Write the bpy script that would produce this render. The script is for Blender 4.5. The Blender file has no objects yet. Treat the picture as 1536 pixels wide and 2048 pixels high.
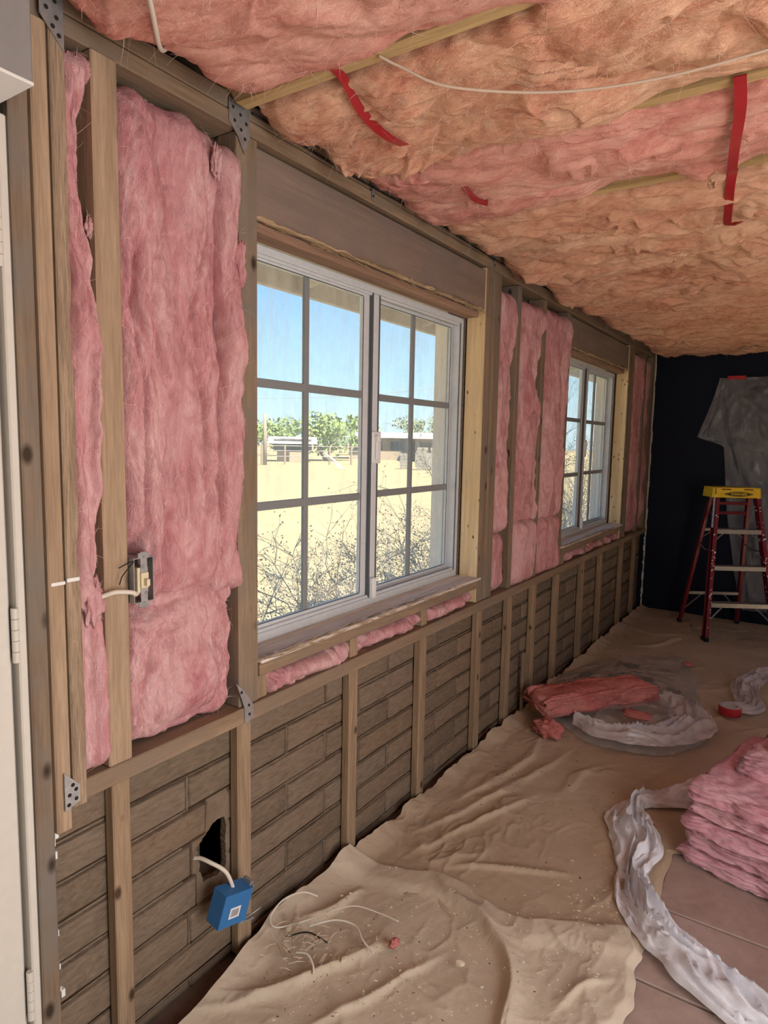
import bpy, math, random
import numpy as np
from mathutils import Matrix, Vector
from math import sin, cos, pi, radians

# ------------------------------------------------------------------ camera, world, sun, daylight, exposure
SC = bpy.context.scene
COL = SC.collection
random.seed(7)
np.random.seed(7)


def rot(axis, a):
    return Matrix.Rotation(a, 4, axis)


cam_d = bpy.data.cameras.new('camera')
cam_d.sensor_fit = 'VERTICAL'
cam_d.sensor_height = 36.0
cam_d.lens = 36.0 * 1312.1 / 2048.0
cam_d.clip_start = 0.02
cam_d.clip_end = 600
cam = bpy.data.objects.new('camera', cam_d)
COL.objects.link(cam)
cam.matrix_world = Matrix.Translation((1.30, 0, 1.5)) @ rot('Z', .583) @ rot('X', 1.463) @ rot('Z', .0192)
SC.camera = cam

w = bpy.data.worlds.new('sky')
SC.world = w
w.use_nodes = True
nt = w.node_tree
nt.nodes.clear()
wo = nt.nodes.new('ShaderNodeOutputWorld')
bg = nt.nodes.new('ShaderNodeBackground')
tc = nt.nodes.new('ShaderNodeTexCoord')
sx = nt.nodes.new('ShaderNodeSeparateXYZ')
rp = nt.nodes.new('ShaderNodeValToRGB')
nt.links.new(tc.outputs['Generated'], sx.inputs[0])
nt.links.new(sx.outputs['Z'], rp.inputs[0])
nt.links.new(rp.outputs[0], bg.inputs[0])
nt.links.new(bg.outputs[0], wo.inputs[0])
el = rp.color_ramp.elements
el[0].position = 0.0
el[0].color = (.74, .92, .98, 1)
el[1].position = 1.0
el[1].color = (.10, .30, .72, 1)
for p_, c_ in ((.09, (.50, .79, .96, 1)), (.21, (.26, .56, .92, 1)), (.5, (.16, .42, .82, 1))):
    e_ = rp.color_ramp.elements.new(p_)
    e_.color = c_
bg.inputs[1].default_value = 1.12

sun_d = bpy.data.lights.new('sun', 'SUN')
sun_d.energy = 17.0
sun_d.angle = radians(.6)
sun_d.color = (1, .92, .79)
sun = bpy.data.objects.new('sun', sun_d)
COL.objects.link(sun)
# the sun stands high on the patio side: it falls through unseen openings added in the right-hand wall onto the floor right of the frame
sun.rotation_euler = Vector((-.50, .10, -.86)).to_track_quat('-Z', 'Y').to_euler()


def daylight(name, loc, dirv, sy, sz, power, colr):
    d = bpy.data.lights.new(name, 'AREA')
    d.shape = 'RECTANGLE'
    d.size = sy
    d.size_y = sz
    d.energy = power
    d.color = colr
    o = bpy.data.objects.new(name, d)
    COL.objects.link(o)
    o.location = loc
    o.rotation_euler = Vector(dirv).to_track_quat('-Z', 'Y').to_euler()
    return o


# added area lamp, fills in daylight at an unseen opening in the right-hand wall
daylight('right_opening_fill', (2.62, .45, 1.15), (-1, .05, -.10), 1.7, 1.7, 42, (1, .965, .93))
SC.view_settings.view_transform = 'Standard'
SC.view_settings.look = 'None'
SC.view_settings.exposure = 0.40
SC.view_settings.gamma = 1.0
SC.view_settings.use_curve_mapping = False
SC.cycles.max_bounces = 5
SC.cycles.diffuse_bounces = 3
SC.cycles.use_adaptive_sampling = True
SC.cycles.adaptive_threshold = .05
SC.cycles.adaptive_min_samples = 16
SC.cycles.transparent_max_bounces = 10
SC.cycles.sample_clamp_indirect = 6
SC.cycles.caustics_reflective = False
SC.cycles.caustics_refractive = False
SC.cycles.use_denoising = True


# ------------------------------------------------------------------ noise (numpy, 2-D gradient noise)
def _h(ix, iy, seed):
    h = (ix.astype(np.int64) * 374761393 + iy.astype(np.int64) * 668265263 + seed * 974634777) & 0xFFFFFFFF
    h = ((h ^ (h >> 13)) * 1274126177) & 0xFFFFFFFF
    h = h ^ (h >> 16)
    return (h & 0xFFFF) / 65536.0 * 2 * pi


def gn(x, y, seed=0):
    x = np.asarray(x, float)
    y = np.asarray(y, float)
    x, y = np.broadcast_arrays(x, y)
    ix, iy = np.floor(x), np.floor(y)
    fx, fy = x - ix, y - iy
    ux = fx * fx * fx * (fx * (fx * 6 - 15) + 10)
    uy = fy * fy * fy * (fy * (fy * 6 - 15) + 10)

    def g(dx, dy):
        a = _h(ix + dx, iy + dy, seed)
        return np.cos(a) * (fx - dx) + np.sin(a) * (fy - dy)
    a = g(0, 0) * (1 - ux) + g(1, 0) * ux
    b = g(0, 1) * (1 - ux) + g(1, 1) * ux
    return (a * (1 - uy) + b * uy) * 1.5


def fbm(x, y, seed=0, o=4, gain=.5):
    s, a = 0, 1.0
    for i in range(o):
        s = s + a * gn(x * 2.03 ** i, y * 2.03 ** i, seed + i * 17)
        a *= gain
    return s


def bil(x, y, seed=0, o=3, gain=.5):
    s, a = 0, 1.0
    for i in range(o):
        s = s + a * np.abs(gn(x * 2.1 ** i, y * 2.1 ** i, seed + i * 31))
        a *= gain
    return s


def sst(a, b, x):
    t = np.clip((x - a) / (b - a), 0, 1)
    return t * t * (3 - 2 * t)


# ------------------------------------------------------------------ object helpers
def tag(o, label=None, cat=None, group=None, kind=None):
    if label:
        o['label'] = label
    if cat:
        o['category'] = cat
    if group:
        o['group'] = group
    if kind:
        o['kind'] = kind
    return o


def link(o, parent=None):
    COL.objects.link(o)
    if parent is not None:
        o.parent = parent
    return o


def empty(name, loc=(0, 0, 0), rz=0.0, parent=None):
    o = bpy.data.objects.new(name, None)
    o.empty_display_size = .1
    o.location = loc
    o.rotation_euler = (0, 0, rz)
    return link(o, parent)


def mesh_data(name, V, F, mat=None, smooth=False):
    me = bpy.data.meshes.new(name)
    me.from_pydata([tuple(map(float, v)) for v in V], [], F)
    if mat:
        me.materials.append(mat)
    if smooth:
        me.polygons.foreach_set('use_smooth', [True] * len(me.polygons))
    me.update()
    return me


def mob(name, V, F, mat=None, parent=None, smooth=False):
    return link(bpy.data.objects.new(name, mesh_data(name, V, F, mat, smooth)), parent)


def grid(name, X, mat, parent=None, smooth=True, wrap=False, flip=False):
    """X: (n, m, 3) array of points -> one mesh object"""
    n, m = X.shape[:2]
    idx = np.arange(n * m).reshape(n, m)
    if wrap:
        idx = np.concatenate([idx, idx[:, :1]], 1)
    a, b, c, d = idx[:-1, :-1], idx[1:, :-1], idx[1:, 1:], idx[:-1, 1:]
    q = np.stack([a, b, c, d] if not flip else [a, d, c, b], -1).reshape(-1, 4)
    me = bpy.data.meshes.new(name)
    me.vertices.add(n * m)
    me.vertices.foreach_set('co', X.reshape(-1).astype(np.float32))
    me.loops.add(q.size)
    me.loops.foreach_set('vertex_index', q.reshape(-1).astype(np.int32))
    me.polygons.add(len(q))
    me.polygons.foreach_set('loop_start', np.arange(0, q.size, 4, dtype=np.int32))
    me.polygons.foreach_set('use_smooth', np.full(len(q), smooth))
    me.update(calc_edges=True)
    me.validate()
    if mat:
        me.materials.append(mat)
    return link(bpy.data.objects.new(name, me), parent)


class MB:
    """collects shapes into one mesh"""

    def __init__(self):
        self.V, self.F = [], []

    def add(self, V, F):
        k = len(self.V)
        self.V += [tuple(v) for v in V]
        self.F += [tuple(i + k for i in f) for f in F]

    def box(self, x0, x1, y0, y1, z0, z1, M=None):
        V = [Vector((x, y, z)) for x in (x0, x1) for y in (y0, y1) for z in (z0, z1)]
        if M is not None:
            V = [M @ v for v in V]
        self.add(V, [(0, 1, 3, 2), (4, 6, 7, 5), (0, 4, 5, 1), (2, 3, 7, 6), (0, 2, 6, 4), (1, 5, 7, 3)])

    def cbox(self, x0, x1, y0, y1, z0, z1, c=.003, M=None):
        """chamfered box"""
        V, ix = [], {}
        for i, X in enumerate((x0, x1)):
            for j, Y in enumerate((y0, y1)):
                for k, Z in enumerate((z0, z1)):
                    sx_, sy_, sz_ = (1 if i else -1), (1 if j else -1), (1 if k else -1)
                    for ax, p in enumerate(((X, Y - sy_ * c, Z - sz_ * c), (X - sx_ * c, Y, Z - sz_ * c), (X - sx_ * c, Y - sy_ * c, Z))):
                        ix[(i, j, k, ax)] = len(V)
                        V.append(Vector(p))
        F = []
        for i in (0, 1):
            F.append([ix[(i, a, b, 0)] for a, b in ((0, 0), (1, 0), (1, 1), (0, 1))][::1 if i else -1])
            F.append([ix[(a, i, b, 1)] for a, b in ((0, 0), (1, 0), (1, 1), (0, 1))][::-1 if i else 1])
            F.append([ix[(a, b, i, 2)] for a, b in ((0, 0), (1, 0), (1, 1), (0, 1))][::1 if i else -1])
        for a in (0, 1):
            for b in (0, 1):
                F.append([ix[(a, b, 0, 0)], ix[(a, b, 1, 0)], ix[(a, b, 1, 1)], ix[(a, b, 0, 1)]])
                F.append([ix[(a, 0, b, 0)], ix[(a, 1, b, 0)], ix[(a, 1, b, 2)], ix[(a, 0, b, 2)]])
                F.append([ix[(0, a, b, 1)], ix[(1, a, b, 1)], ix[(1, a, b, 2)], ix[(0, a, b, 2)]])
                for d in (0, 1):
                    F.append([ix[(a, b, d, 0)], ix[(a, b, d, 1)], ix[(a, b, d, 2)]])
        if M is not None:
            V = [M @ v for v in V]
        self.add(V, F)

    def tube(self, pts, r, n=8, caps=True):
        pts = [Vector(p) for p in pts]
        rs = r if isinstance(r, (list, tuple)) else [r] * len(pts)
        V, F = [], []
        up = Vector((0, 0, 1))
        prev = None
        for i, p in enumerate(pts):
            d = (pts[min(i + 1, len(pts) - 1)] - pts[max(i - 1, 0)])
            if d.length < 1e-9:
                d = Vector((0, 0, 1))
            d.normalize()
            if prev is None:
                a = d.cross(up if abs(d.z) < .9 else Vector((1, 0, 0))).normalized()
            else:
                a = (prev - d * prev.dot(d))
                a = a.normalized() if a.length > 1e-6 else d.orthogonal().normalized()
            prev = a
            b = d.cross(a)
            for j in range(n):
                t = 2 * pi * j / n
                V.append(p + (a * cos(t) + b * sin(t)) * rs[i])
        for i in range(len(pts) - 1):
            for j in range(n):
                F.append((i * n + j, i * n + (j + 1) % n, (i + 1) * n + (j + 1) % n, (i + 1) * n + j))
        if caps and n > 2:
            F.append(tuple(range(n))[::-1])
            F.append(tuple((len(pts) - 1) * n + j for j in range(n)))
        self.add(V, F)

    def prism(self, poly, h0, h1, fn):
        """poly: list of 2-D points; fn(u, v, h) -> 3-D point"""
        n = len(poly)
        V = [fn(u, v, h0) for u, v in poly] + [fn(u, v, h1) for u, v in poly]
        F = [tuple(range(n))[::-1], tuple(range(n, 2 * n))]
        F += [(i, (i + 1) % n, n + (i + 1) % n, n + i) for i in range(n)]
        self.add(V, F)

    def lathe(self, prof, n=24, M=None):
        V, F = [], []
        m = len(prof)
        for i in range(n):
            t = 2 * pi * i / n
            for r, z in prof:
                v = Vector((r * cos(t), r * sin(t), z))
                V.append(M @ v if M is not None else v)
        for i in range(n):
            for j in range(m - 1):
                F.append((i * m + j, ((i + 1) % n) * m + j, ((i + 1) % n) * m + j + 1, i * m + j + 1))
        self.add(V, F)

    def build(self, name, mat, parent=None, smooth=False):
        return mob(name, self.V, self.F, mat, parent, smooth)


def box_obj(name, x0, x1, y0, y1, z0, z1, mat, parent=None, c=.0025, M=None):
    m = MB()
    m.cbox(x0, x1, y0, y1, z0, z1, c, M)
    return m.build(name, mat, parent)


def crom(pts, n=8):
    pts = [Vector(p) for p in pts]
    P = [pts[0] * 2 - pts[1]] + pts + [pts[-1] * 2 - pts[-2]]
    out = []
    for i in range(1, len(P) - 2):
        for k in range(n):
            t = k / n
            out.append(.5 * ((2 * P[i]) + (P[i + 1] - P[i - 1]) * t + (2 * P[i - 1] - 5 * P[i] + 4 * P[i + 1] - P[i + 2]) * t * t + (3 * P[i] - P[i - 1] - 3 * P[i + 1] + P[i + 2]) * t ** 3))
    out.append(pts[-1])
    return out


# ------------------------------------------------------------------ materials
class NT:
    def __init__(self, name):
        self.m = bpy.data.materials.new(name)
        self.m.use_nodes = True
        self.t = self.m.node_tree
        self.b = self.t.nodes['Principled BSDF']
        self.out = self.t.nodes['Material Output']
        self.c = self.t.nodes.new('ShaderNodeTexCoord').outputs['Object']
        self.rnd = None

    def n(self, typ, **kw):
        nd = self.t.nodes.new(typ)
        for k, v in kw.items():
            setattr(nd, k, v)
        return nd

    def l(self, a, b):
        self.t.links.new(a, b)

    def mapped(self, scale=(1, 1, 1), per_object=True, rot_=(0, 0, 0)):
        mp = self.n('ShaderNodeMapping')
        mp.inputs['Scale'].default_value = scale
        mp.inputs['Rotation'].default_value = rot_
        src = self.c
        if per_object:
            oi = self.n('ShaderNodeObjectInfo')
            mu = self.n('ShaderNodeMath', operation='MULTIPLY')
            mu.inputs[1].default_value = 13.7
            self.l(oi.outputs['Random'], mu.inputs[0])
            ad = self.n('ShaderNodeVectorMath', operation='ADD')
            self.l(self.c, ad.inputs[0])
            self.l(mu.outputs[0], ad.inputs[1])
            src = ad.outputs[0]
        self.l(src, mp.inputs['Vector'])
        return mp.outputs[0]

    def noise(self, vec, scale, detail=4, rough=.55, dist=0.0):
        nd = self.n('ShaderNodeTexNoise')
        nd.inputs['Scale'].default_value = scale
        nd.inputs['Detail'].default_value = detail
        nd.inputs['Roughness'].default_value = rough
        nd.inputs['Distortion'].default_value = dist
        self.l(vec, nd.inputs['Vector'])
        return nd.outputs['Fac']

    def ramp(self, fac, stops):
        nd = self.n('ShaderNodeValToRGB')
        e = nd.color_ramp.elements
        e[0].position, e[0].color = stops[0][0], (*stops[0][1], 1)
        e[1].position, e[1].color = stops[-1][0], (*stops[-1][1], 1)
        for p, c in stops[1:-1]:
            x = e.new(p)
            x.color = (*c, 1)
        self.l(fac, nd.inputs[0])
        return nd.outputs[0]

    def mix(self, fac, a, b, mode='MIX'):
        nd = self.n('ShaderNodeMix', data_type='RGBA', blend_type=mode)
        for sock, v in ((nd.inputs[0], fac), (nd.inputs[6], a), (nd.inputs[7], b)):
            if hasattr(v, 'links'):
                self.l(v, sock)
            elif isinstance(v, (int, float)):
                sock.default_value = v
            else:
                sock.default_value = (*v, 1)
        return nd.outputs[2]

    def bump(self, h, strength=.4, dist=.004, normal=None):
        nd = self.n('ShaderNodeBump')
        nd.inputs['Strength'].default_value = strength
        nd.inputs['Distance'].default_value = dist
        self.l(h, nd.inputs['Height'])
        if normal is not None:
            self.l(normal, nd.inputs['Normal'])
        return nd.outputs[0]

    def fin(self, color=None, rough=.8, normal=None, metallic=0.0, spec=.3):
        if color is not None:
            if hasattr(color, 'links'):
                self.l(color, self.b.inputs['Base Color'])
            else:
                self.b.inputs['Base Color'].default_value = (*color, 1)
        self.b.inputs['Roughness'].default_value = rough
        self.b.inputs['Metallic'].default_value = metallic
        self.b.inputs['Specular IOR Level'].default_value = spec
        if normal is not None:
            self.l(normal, self.b.inputs['Normal'])
        return self.m


def m_plain(name, c, rough=.6, metallic=0.0, spec=.3, var=.0, bump=0.0, scale=40):
    k = NT(name)
    v = k.mapped()
    f = k.noise(v, scale, 4)
    col = c
    if var:
        col = k.ramp(f, [(.25, tuple(x * (1 - var) for x in c)), (.75, tuple(min(1, x * (1 + var)) for x in c))])
    nm = k.bump(f, bump, .003) if bump else None
    return k.fin(col, rough, nm, metallic, spec)


def m_wood(name, axis, dark, light, ring=26, rough=.75, spots=0.0, grey=None, lines=.5):
    """wood with its grain along axis ('x', 'y' or 'z')"""
    k = NT(name)
    s = {'x': (.06, 1, 1), 'y': (1, .06, 1), 'z': (1, 1, .06)}[axis]
    v = k.mapped(s)
    f1 = k.noise(v, ring, 5, .6, .6)
    f2 = k.noise(v, ring * 7, 3, .6)
    col = k.ramp(f1, [(.28, dark), (.48, tuple((a + b) / 2 for a, b in zip(dark, light))), (.62, light), (.8, tuple(x * .86 for x in light))])
    ln = k.ramp(f2, [(.3, (.55, .55, .55)), (.6, (1, 1, 1))])
    col = k.mix(lines, col, ln, 'MULTIPLY')
    if grey is not None:
        f3 = k.noise(k.mapped((1, 1, 1)), 5, 5, .6)
        g = k.ramp(f3, [(.42, (0, 0, 0)), (.66, (1, 1, 1))])
        col = k.mix(g, col, grey)
    if spots:
        vo = k.n('ShaderNodeTexVoronoi')
        vo.inputs['Scale'].default_value = spots
        k.l(k.mapped((1, 1, .55) if axis == 'z' else (1, .55, 1)), vo.inputs['Vector'])
        sp = k.ramp(vo.outputs['Distance'], [(.07, (.12, .08, .06)), (.16, (1, 1, 1))])
        col = k.mix(.9, col, sp, 'MULTIPLY')
    nm = k.bump(f2, .5, .0015, k.bump(f1, .35, .003))
    return k.fin(col, rough, nm, 0, .25)


def m_insul(name, base, pale, deep, warm, stretch=(1, 1, 1), fib=1.0):
    k = NT(name)
    v = k.mapped(stretch)
    big = k.noise(v, 5, 3, .6, .8)
    mid = k.noise(v, 26, 3, .65, 1.6)
    fine = k.noise(v, 150, 3, .7, 2.2)
    c = k.ramp(big, [(.28, deep), (.46, base), (.60, pale), (.74, warm)])
    c2 = k.ramp(mid, [(.30, deep), (.5, base), (.72, pale)])
    c = k.mix(.5, c, c2)
    fb = k.ramp(fine, [(.32, (.80, .74, .72)), (.62, (1, 1, 1))])
    c = k.mix(.55 * fib, c, fb, 'MULTIPLY')
    nm = k.bump(fine, .65 * fib, .006)
    return k.fin(c, 1.0, nm, 0, .0)


def m_plastic(name, tint, alpha, rough=.25, wr=30, white=.5, vary=.25):
    """thin plastic film: part clear, part milky, glossy creases"""
    k = NT(name)
    f = k.noise(k.mapped((1, 1, 1)), wr, 4, .6, 1.0)
    nm = k.bump(f, .5, .006)
    k.fin(tint, rough, nm, 0, .5)
    tr = k.n('ShaderNodeBsdfTransparent')
    tr.inputs[0].default_value = (1, 1, 1, 1)
    ms = k.n('ShaderNodeMixShader')
    fac = k.ramp(f, [(.3, (max(0, alpha - vary),) * 3), (.7, (min(1, alpha + vary),) * 3)])
    k.l(fac, ms.inputs[0])
    k.l(tr.outputs[0], ms.inputs[1])
    k.l(k.b.outputs[0], ms.inputs[2])
    k.l(ms.outputs[0], k.out.inputs[0])
    return k.m


def m_glass(name):
    k = NT(name)
    v = k.mapped((1, 1, .12), False)
    f = k.noise(v, 34, 4, .6, .3)
    g = k.noise(k.mapped((1, 1, 1), False), 7, 4, .6)
    mu = k.n('ShaderNodeMath', operation='MULTIPLY')
    k.l(f, mu.inputs[0])
    k.l(g, mu.inputs[1])
    haze = k.ramp(mu.outputs[0], [(.16, (.10,) * 3), (.42, (.26,) * 3)])
    tr = k.n('ShaderNodeBsdfTransparent')
    tr.inputs[0].default_value = (.97, .985, .98, 1)
    df = k.n('ShaderNodeBsdfTranslucent')
    df.inputs[0].default_value = (.85, .86, .85, 1)
    gl = k.n('ShaderNodeBsdfGlossy')
    gl.inputs['Roughness'].default_value = .04
    lw = k.n('ShaderNodeLayerWeight')
    lw.inputs[0].default_value = .5
    pw = k.n('ShaderNodeMath', operation='POWER')
    pw.inputs[1].default_value = 4.0
    k.l(lw.outputs['Facing'], pw.inputs[0])
    fr = k.n('ShaderNodeMath', operation='MULTIPLY_ADD')
    fr.inputs[1].default_value = .5
    fr.inputs[2].default_value = .025
    k.l(pw.outputs[0], fr.inputs[0])
    a = k.n('ShaderNodeMixShader')
    k.l(haze, a.inputs[0])
    k.l(tr.outputs[0], a.inputs[1])
    k.l(df.outputs[0], a.inputs[2])
    b = k.n('ShaderNodeMixShader')
    k.l(fr.outputs[0], b.inputs[0])
    k.l(a.outputs[0], b.inputs[1])
    k.l(gl.outputs[0], b.inputs[2])
    k.l(b.outputs[0], k.out.inputs[0])
    return k.m


def m_cloth(name, c, c2, stain):
    k = NT(name)
    v = k.mapped()
    f = k.noise(v, 2.2, 5, .6, .4)
    g = k.noise(v, 400, 2)
    s = k.noise(v, 9, 5, .65, .6)
    col = k.ramp(f, [(.3, c), (.7, c2)])
    st = k.ramp(s, [(.60, (0, 0, 0)), (.78, (.55, .55, .55))])
    col = k.mix(st, col, stain)
    nm = k.bump(g, .25, .0012, k.bump(k.noise(v, 38, 5, .6, 1.2), .35, .006))
    return k.fin(col, .95, nm, 0, .05)


def m_block():
    k = NT('adobe_block')
    v = k.mapped((1, 1, 1))
    f = k.noise(v, 9, 6, .65, .5)
    g = k.noise(v, 70, 5, .7)
    oi = k.n('ShaderNodeObjectInfo')
    col = k.ramp(f, [(.28, (.18, .130, .092)), (.5, (.25, .187, .134)), (.72, (.31, .24, .175))])
    tint = k.ramp(oi.outputs['Random'], [(0, (.80, .78, .74)), (.5, (1, 1, 1)), (1, (1.0, .93, .86))])
    col = k.mix(1.0, col, tint, 'MULTIPLY')
    pit = k.ramp(g, [(.26, (.5, .46, .42)), (.42, (1, 1, 1))])
    col = k.mix(.7, col, pit, 'MULTIPLY')
    nm = k.bump(g, .6, .003, k.bump(f, .5, .012))
    return k.fin(col, .95, nm, 0, .1)


M = {}
M['block'] = m_block()
M['mortar'] = m_plain('mortar', (.185, .142, .104), .95, 0, .1, .3, .6, 60)
M['stucco_out'] = m_plain('stucco_outside', (.74, .65, .55), .95, 0, .1, .12, .5, 80)
M['navy'] = m_plain('navy_wall_paint', (.006, .0105, .023), .6, 0, .2, .2, .15, 90)
M['drywall'] = m_plain('off_white_drywall', (.62, .58, .52), .8, 0, .2, .05, .1)
M['door_paint'] = m_plain('cream_door_paint', (.66, .62, .55), .5, 0, .35, .03)
M['stud_new_z'] = m_wood('pine_stud_grain_up', 'z', (.33, .225, .14), (.47, .335, .22), 30, spots=8)
M['stud_reed_z'] = m_wood('ribbed_pine_grain_up', 'z', (.27, .185, .12), (.45, .33, .22), 60, lines=.9)
M['post_z'] = m_wood('aged_post_grain_up', 'z', (.19, .13, .085), (.32, .23, .15), 24, grey=(.20, .17, .14), spots=11)
M['plate_y'] = m_wood('aged_plate_grain_along', 'y', (.22, .145, .09), (.36, .25, .16), 24, grey=(.24, .18, .13))
M['header_y'] = m_wood('dark_header_grain_along', 'y', (.20, .145, .115), (.30, .22, .17), 14, grey=(.22, .17, .145), lines=.3)
M['jamb_z'] = m_wood('yellow_pine_jamb', 'z', (.66, .46, .24), (.86, .66, .39), 18, spots=26, lines=.35)
M['sill_y'] = m_wood('pale_sill_board', 'y', (.60, .49, .40), (.84, .74, .65), 22, lines=.5)
M['headjamb_y'] = m_wood('red_brown_head_board', 'y', (.25, .14, .09), (.40, .25, .17), 18)
M['splinter'] = m_wood('splintered_wood', 'y', (.42, .28, .15), (.70, .52, .32), 40)
M['fur_z'] = m_wood('furring_grain_up', 'z', (.26, .175, .105), (.40, .28, .175), 34, spots=13)
M['joist_x'] = m_wood('yellow_joist_grain', 'x', (.42, .28, .12), (.62, .45, .22), 22)
M['deck'] = m_wood('roof_deck', 'y', (.10, .075, .055), (.18, .135, .10), 14)
M['galv'] = m_plain('galvanised_steel', (.46, .46, .46), .45, .7, .5, .2, .1, 60)
M['valance_shade'] = m_plain('shaded_valance_front', (.27, .26, .25), .7, 0, .2, .05)  # shade on the valance front, put into its colour
M['black'] = m_plain('black_plastic', (.015, .015, .016), .5)
M['hole_dark'] = m_plain('nail_hole', (.02, .02, .02), .9)
M['frame_w'] = m_plain('window_vinyl', (.66, .68, .69), .45, 0, .4, .06)
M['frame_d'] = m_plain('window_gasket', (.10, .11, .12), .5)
M['muntin'] = m_plain('backlit_muntin', (.25, .26, .26), .5, 0, .4)  # frame metal darkened in colour for its backlit room side
M['glass'] = m_glass('dusty_window_glass')
M['white_pl'] = m_plain('white_latch_plastic', (.80, .80, .78), .4)
M['film'] = m_plastic('clear_wall_film', (.66, .70, .75), .27, .16, 5, vary=.08)
M['bag_clear'] = m_plastic('clear_bag_film', (.66, .64, .61), .36, .14, 7, vary=.16)
M['bag_milky'] = m_plastic('milky_bag_film', (.78, .72, .71), .62, .2, 8, vary=.15)
M['strip_pl'] = m_plastic('milky_plastic_strip', (.93, .94, .98), .84, .25, 9, vary=.12)
M['ink'] = m_plain('bag_print_ink', (.10, .10, .105), .5)
M['ink_grey'] = m_plastic('bag_print_grey', (.16, .16, .17), .55, .3, 30)
M['canvas_a'] = m_cloth('canvas_drop_cloth', (.47, .365, .255), (.58, .465, .34), (.39, .29, .195))
M['canvas_b'] = m_cloth('pale_canvas_drop_cloth', (.56, .47, .35), (.68, .58, .45), (.46, .36, .25))
M['tile'] = None
M['red'] = m_plain('red_strap', (.36, .018, .022), .35, 0, .5)
M['red_tape'] = m_plain('red_tape', (.50, .03, .04), .45, 0, .4)
M['cardboard'] = m_plain('tape_core', (.55, .52, .48), .7)
M['cable'] = m_plain('white_cable_sheath', (.72, .66, .56), .5)
M['cable_tan'] = m_plain('tan_cable_sheath', (.60, .47, .36), .6)
M['fibre'] = m_plain('pale_glass_fibre', (.86, .62, .55), .8)
M['blue'] = m_plain('blue_box_plastic', (.035, .17, .42), .45, 0, .4)
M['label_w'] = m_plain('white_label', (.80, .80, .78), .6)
M['ivory'] = m_plain('ivory_plastic', (.72, .62, .42), .45)
M['fibreglass'] = m_plain('red_fibreglass', (.19, .012, .022), .4, 0, .45, .12)
M['alu'] = m_plain('aluminium_step', (.30, .29, .285), .45, .75, .5, .15)
M['yellow'] = m_plain('yellow_ladder_cap', (.80, .56, .03), .45, 0, .4, .08)
M['paint_spot'] = m_plain('dried_paint', (.75, .73, .70), .6)
M['chip_l'] = m_plain('pale_wood_chips', (.72, .60, .44), .8, 0, .1, .2)
M['chip_d'] = m_plain('dark_crumbs', (.12, .075, .045), .9)
M['bark'] = m_plain('twig_bark', (.16, .12, .085), .9, 0, .1, .2)
M['leaf'] = m_plain('shrub_leaf', (.16, .15, .085), .8, 0, .1, .3)
M['leaf_g'] = m_plain('green_tree_leaf', (.20, .27, .10), .8, 0, .1, .25)
M['leaf_b'] = m_plain('grey_green_tree_leaf', (.21, .25, .16), .8, 0, .1, .25)
M['sand'] = m_plain('dry_sand', (.275, .218, .125), 1.0, 0, 0, .16, .4, 1.4)
M['roof_pale'] = m_plain('pale_roof', (.40, .38, .36), .8)
M['house_tan'] = m_plain('tan_house_wall', (.34, .27, .20), .9)
M['dark_open'] = m_plain('dark_window', (.10, .10, .11), .3)
M['steel_grey'] = m_plain('weathered_steel', (.30, .27, .25), .6)
M['pole_wood'] = m_plain('utility_pole_wood', (.28, .21, .16), .9)
M['soffit'] = m_plain('eave_board', (.56, .47, .43), .9, 0, .1, .06)
M['rafter'] = m_plain('eave_rafter', (.66, .58, .52), .9, 0, .1, .06)
M['concrete'] = m_plain('block_pillar', (.27, .24, .20), .95, 0, .1, .15)

PK = dict(base=(.65, .325, .335), pale=(.80, .54, .53), deep=(.44, .15, .17), warm=(.76, .45, .42))
M['ins_wall'] = m_insul('pink_wall_insulation', **PK, stretch=(1, 1, .35))
M['ins_ceil'] = m_insul('peach_ceiling_insulation', (.80, .44, .29), (.90, .63, .43), (.54, .20, .13), (.90, .59, .37), (.45, 1, 1), 1.15)
M['ins_ceil_p'] = m_insul('pinker_ceiling_insulation', (.78, .37, .30), (.87, .54, .43), (.54, .17, .145), (.85, .49, .37), (.45, 1, 1))
M['ins_floor'] = m_insul('bright_pink_insulation', (.80, .42, .47), (.89, .60, .63), (.62, .23, .28), (.86, .52, .53), (.4, .6, 1.5))
M['ins_roll'] = m_insul('salmon_insulation', (.66, .22, .19), (.76, .34, .30), (.48, .12, .11), (.72, .30, .24), (.4, 1, 1))


def m_tile():
    k = NT('brown_floor_tile')
    v = k.mapped()
    f = k.noise(v, 4, 6, .65, .5)
    g = k.noise(v, 30, 5, .7)
    col = k.ramp(f, [(.3, (.38, .27, .225)), (.52, (.46, .345, .295)), (.72, (.53, .41, .36))])
    col = k.mix(.4, col, k.ramp(g, [(.3, (.7, .68, .66)), (.6, (1, 1, 1))]), 'MULTIPLY')
    return k.fin(col, .45, k.bump(g, .15, .002), 0, .4)


M['tile'] = m_tile()
M['patio'] = m_plain('dark_bounce_cut', (.035, .035, .025), .95, 0, .1, .2)  # kept nearly black to cut light bouncing in from the unseen ground
M['grout'] = m_plain('dark_grout', (.16, .115, .09), .95, 0, .1, .2)

# ------------------------------------------------------------------ the shell
YN, YF, XR = -2.2, 6.35, 2.7        # near wall, far wall, right wall
ZP = 2.36                           # top of the double plate, underside of the joists
ZD = 2.52                           # roof deck


def shell_box(name, boxes, mat):
    m = MB()
    for b in boxes:
        m.box(*b)
    o = m.build(name, mat)
    tag(o, kind='structure')
    return o


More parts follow.
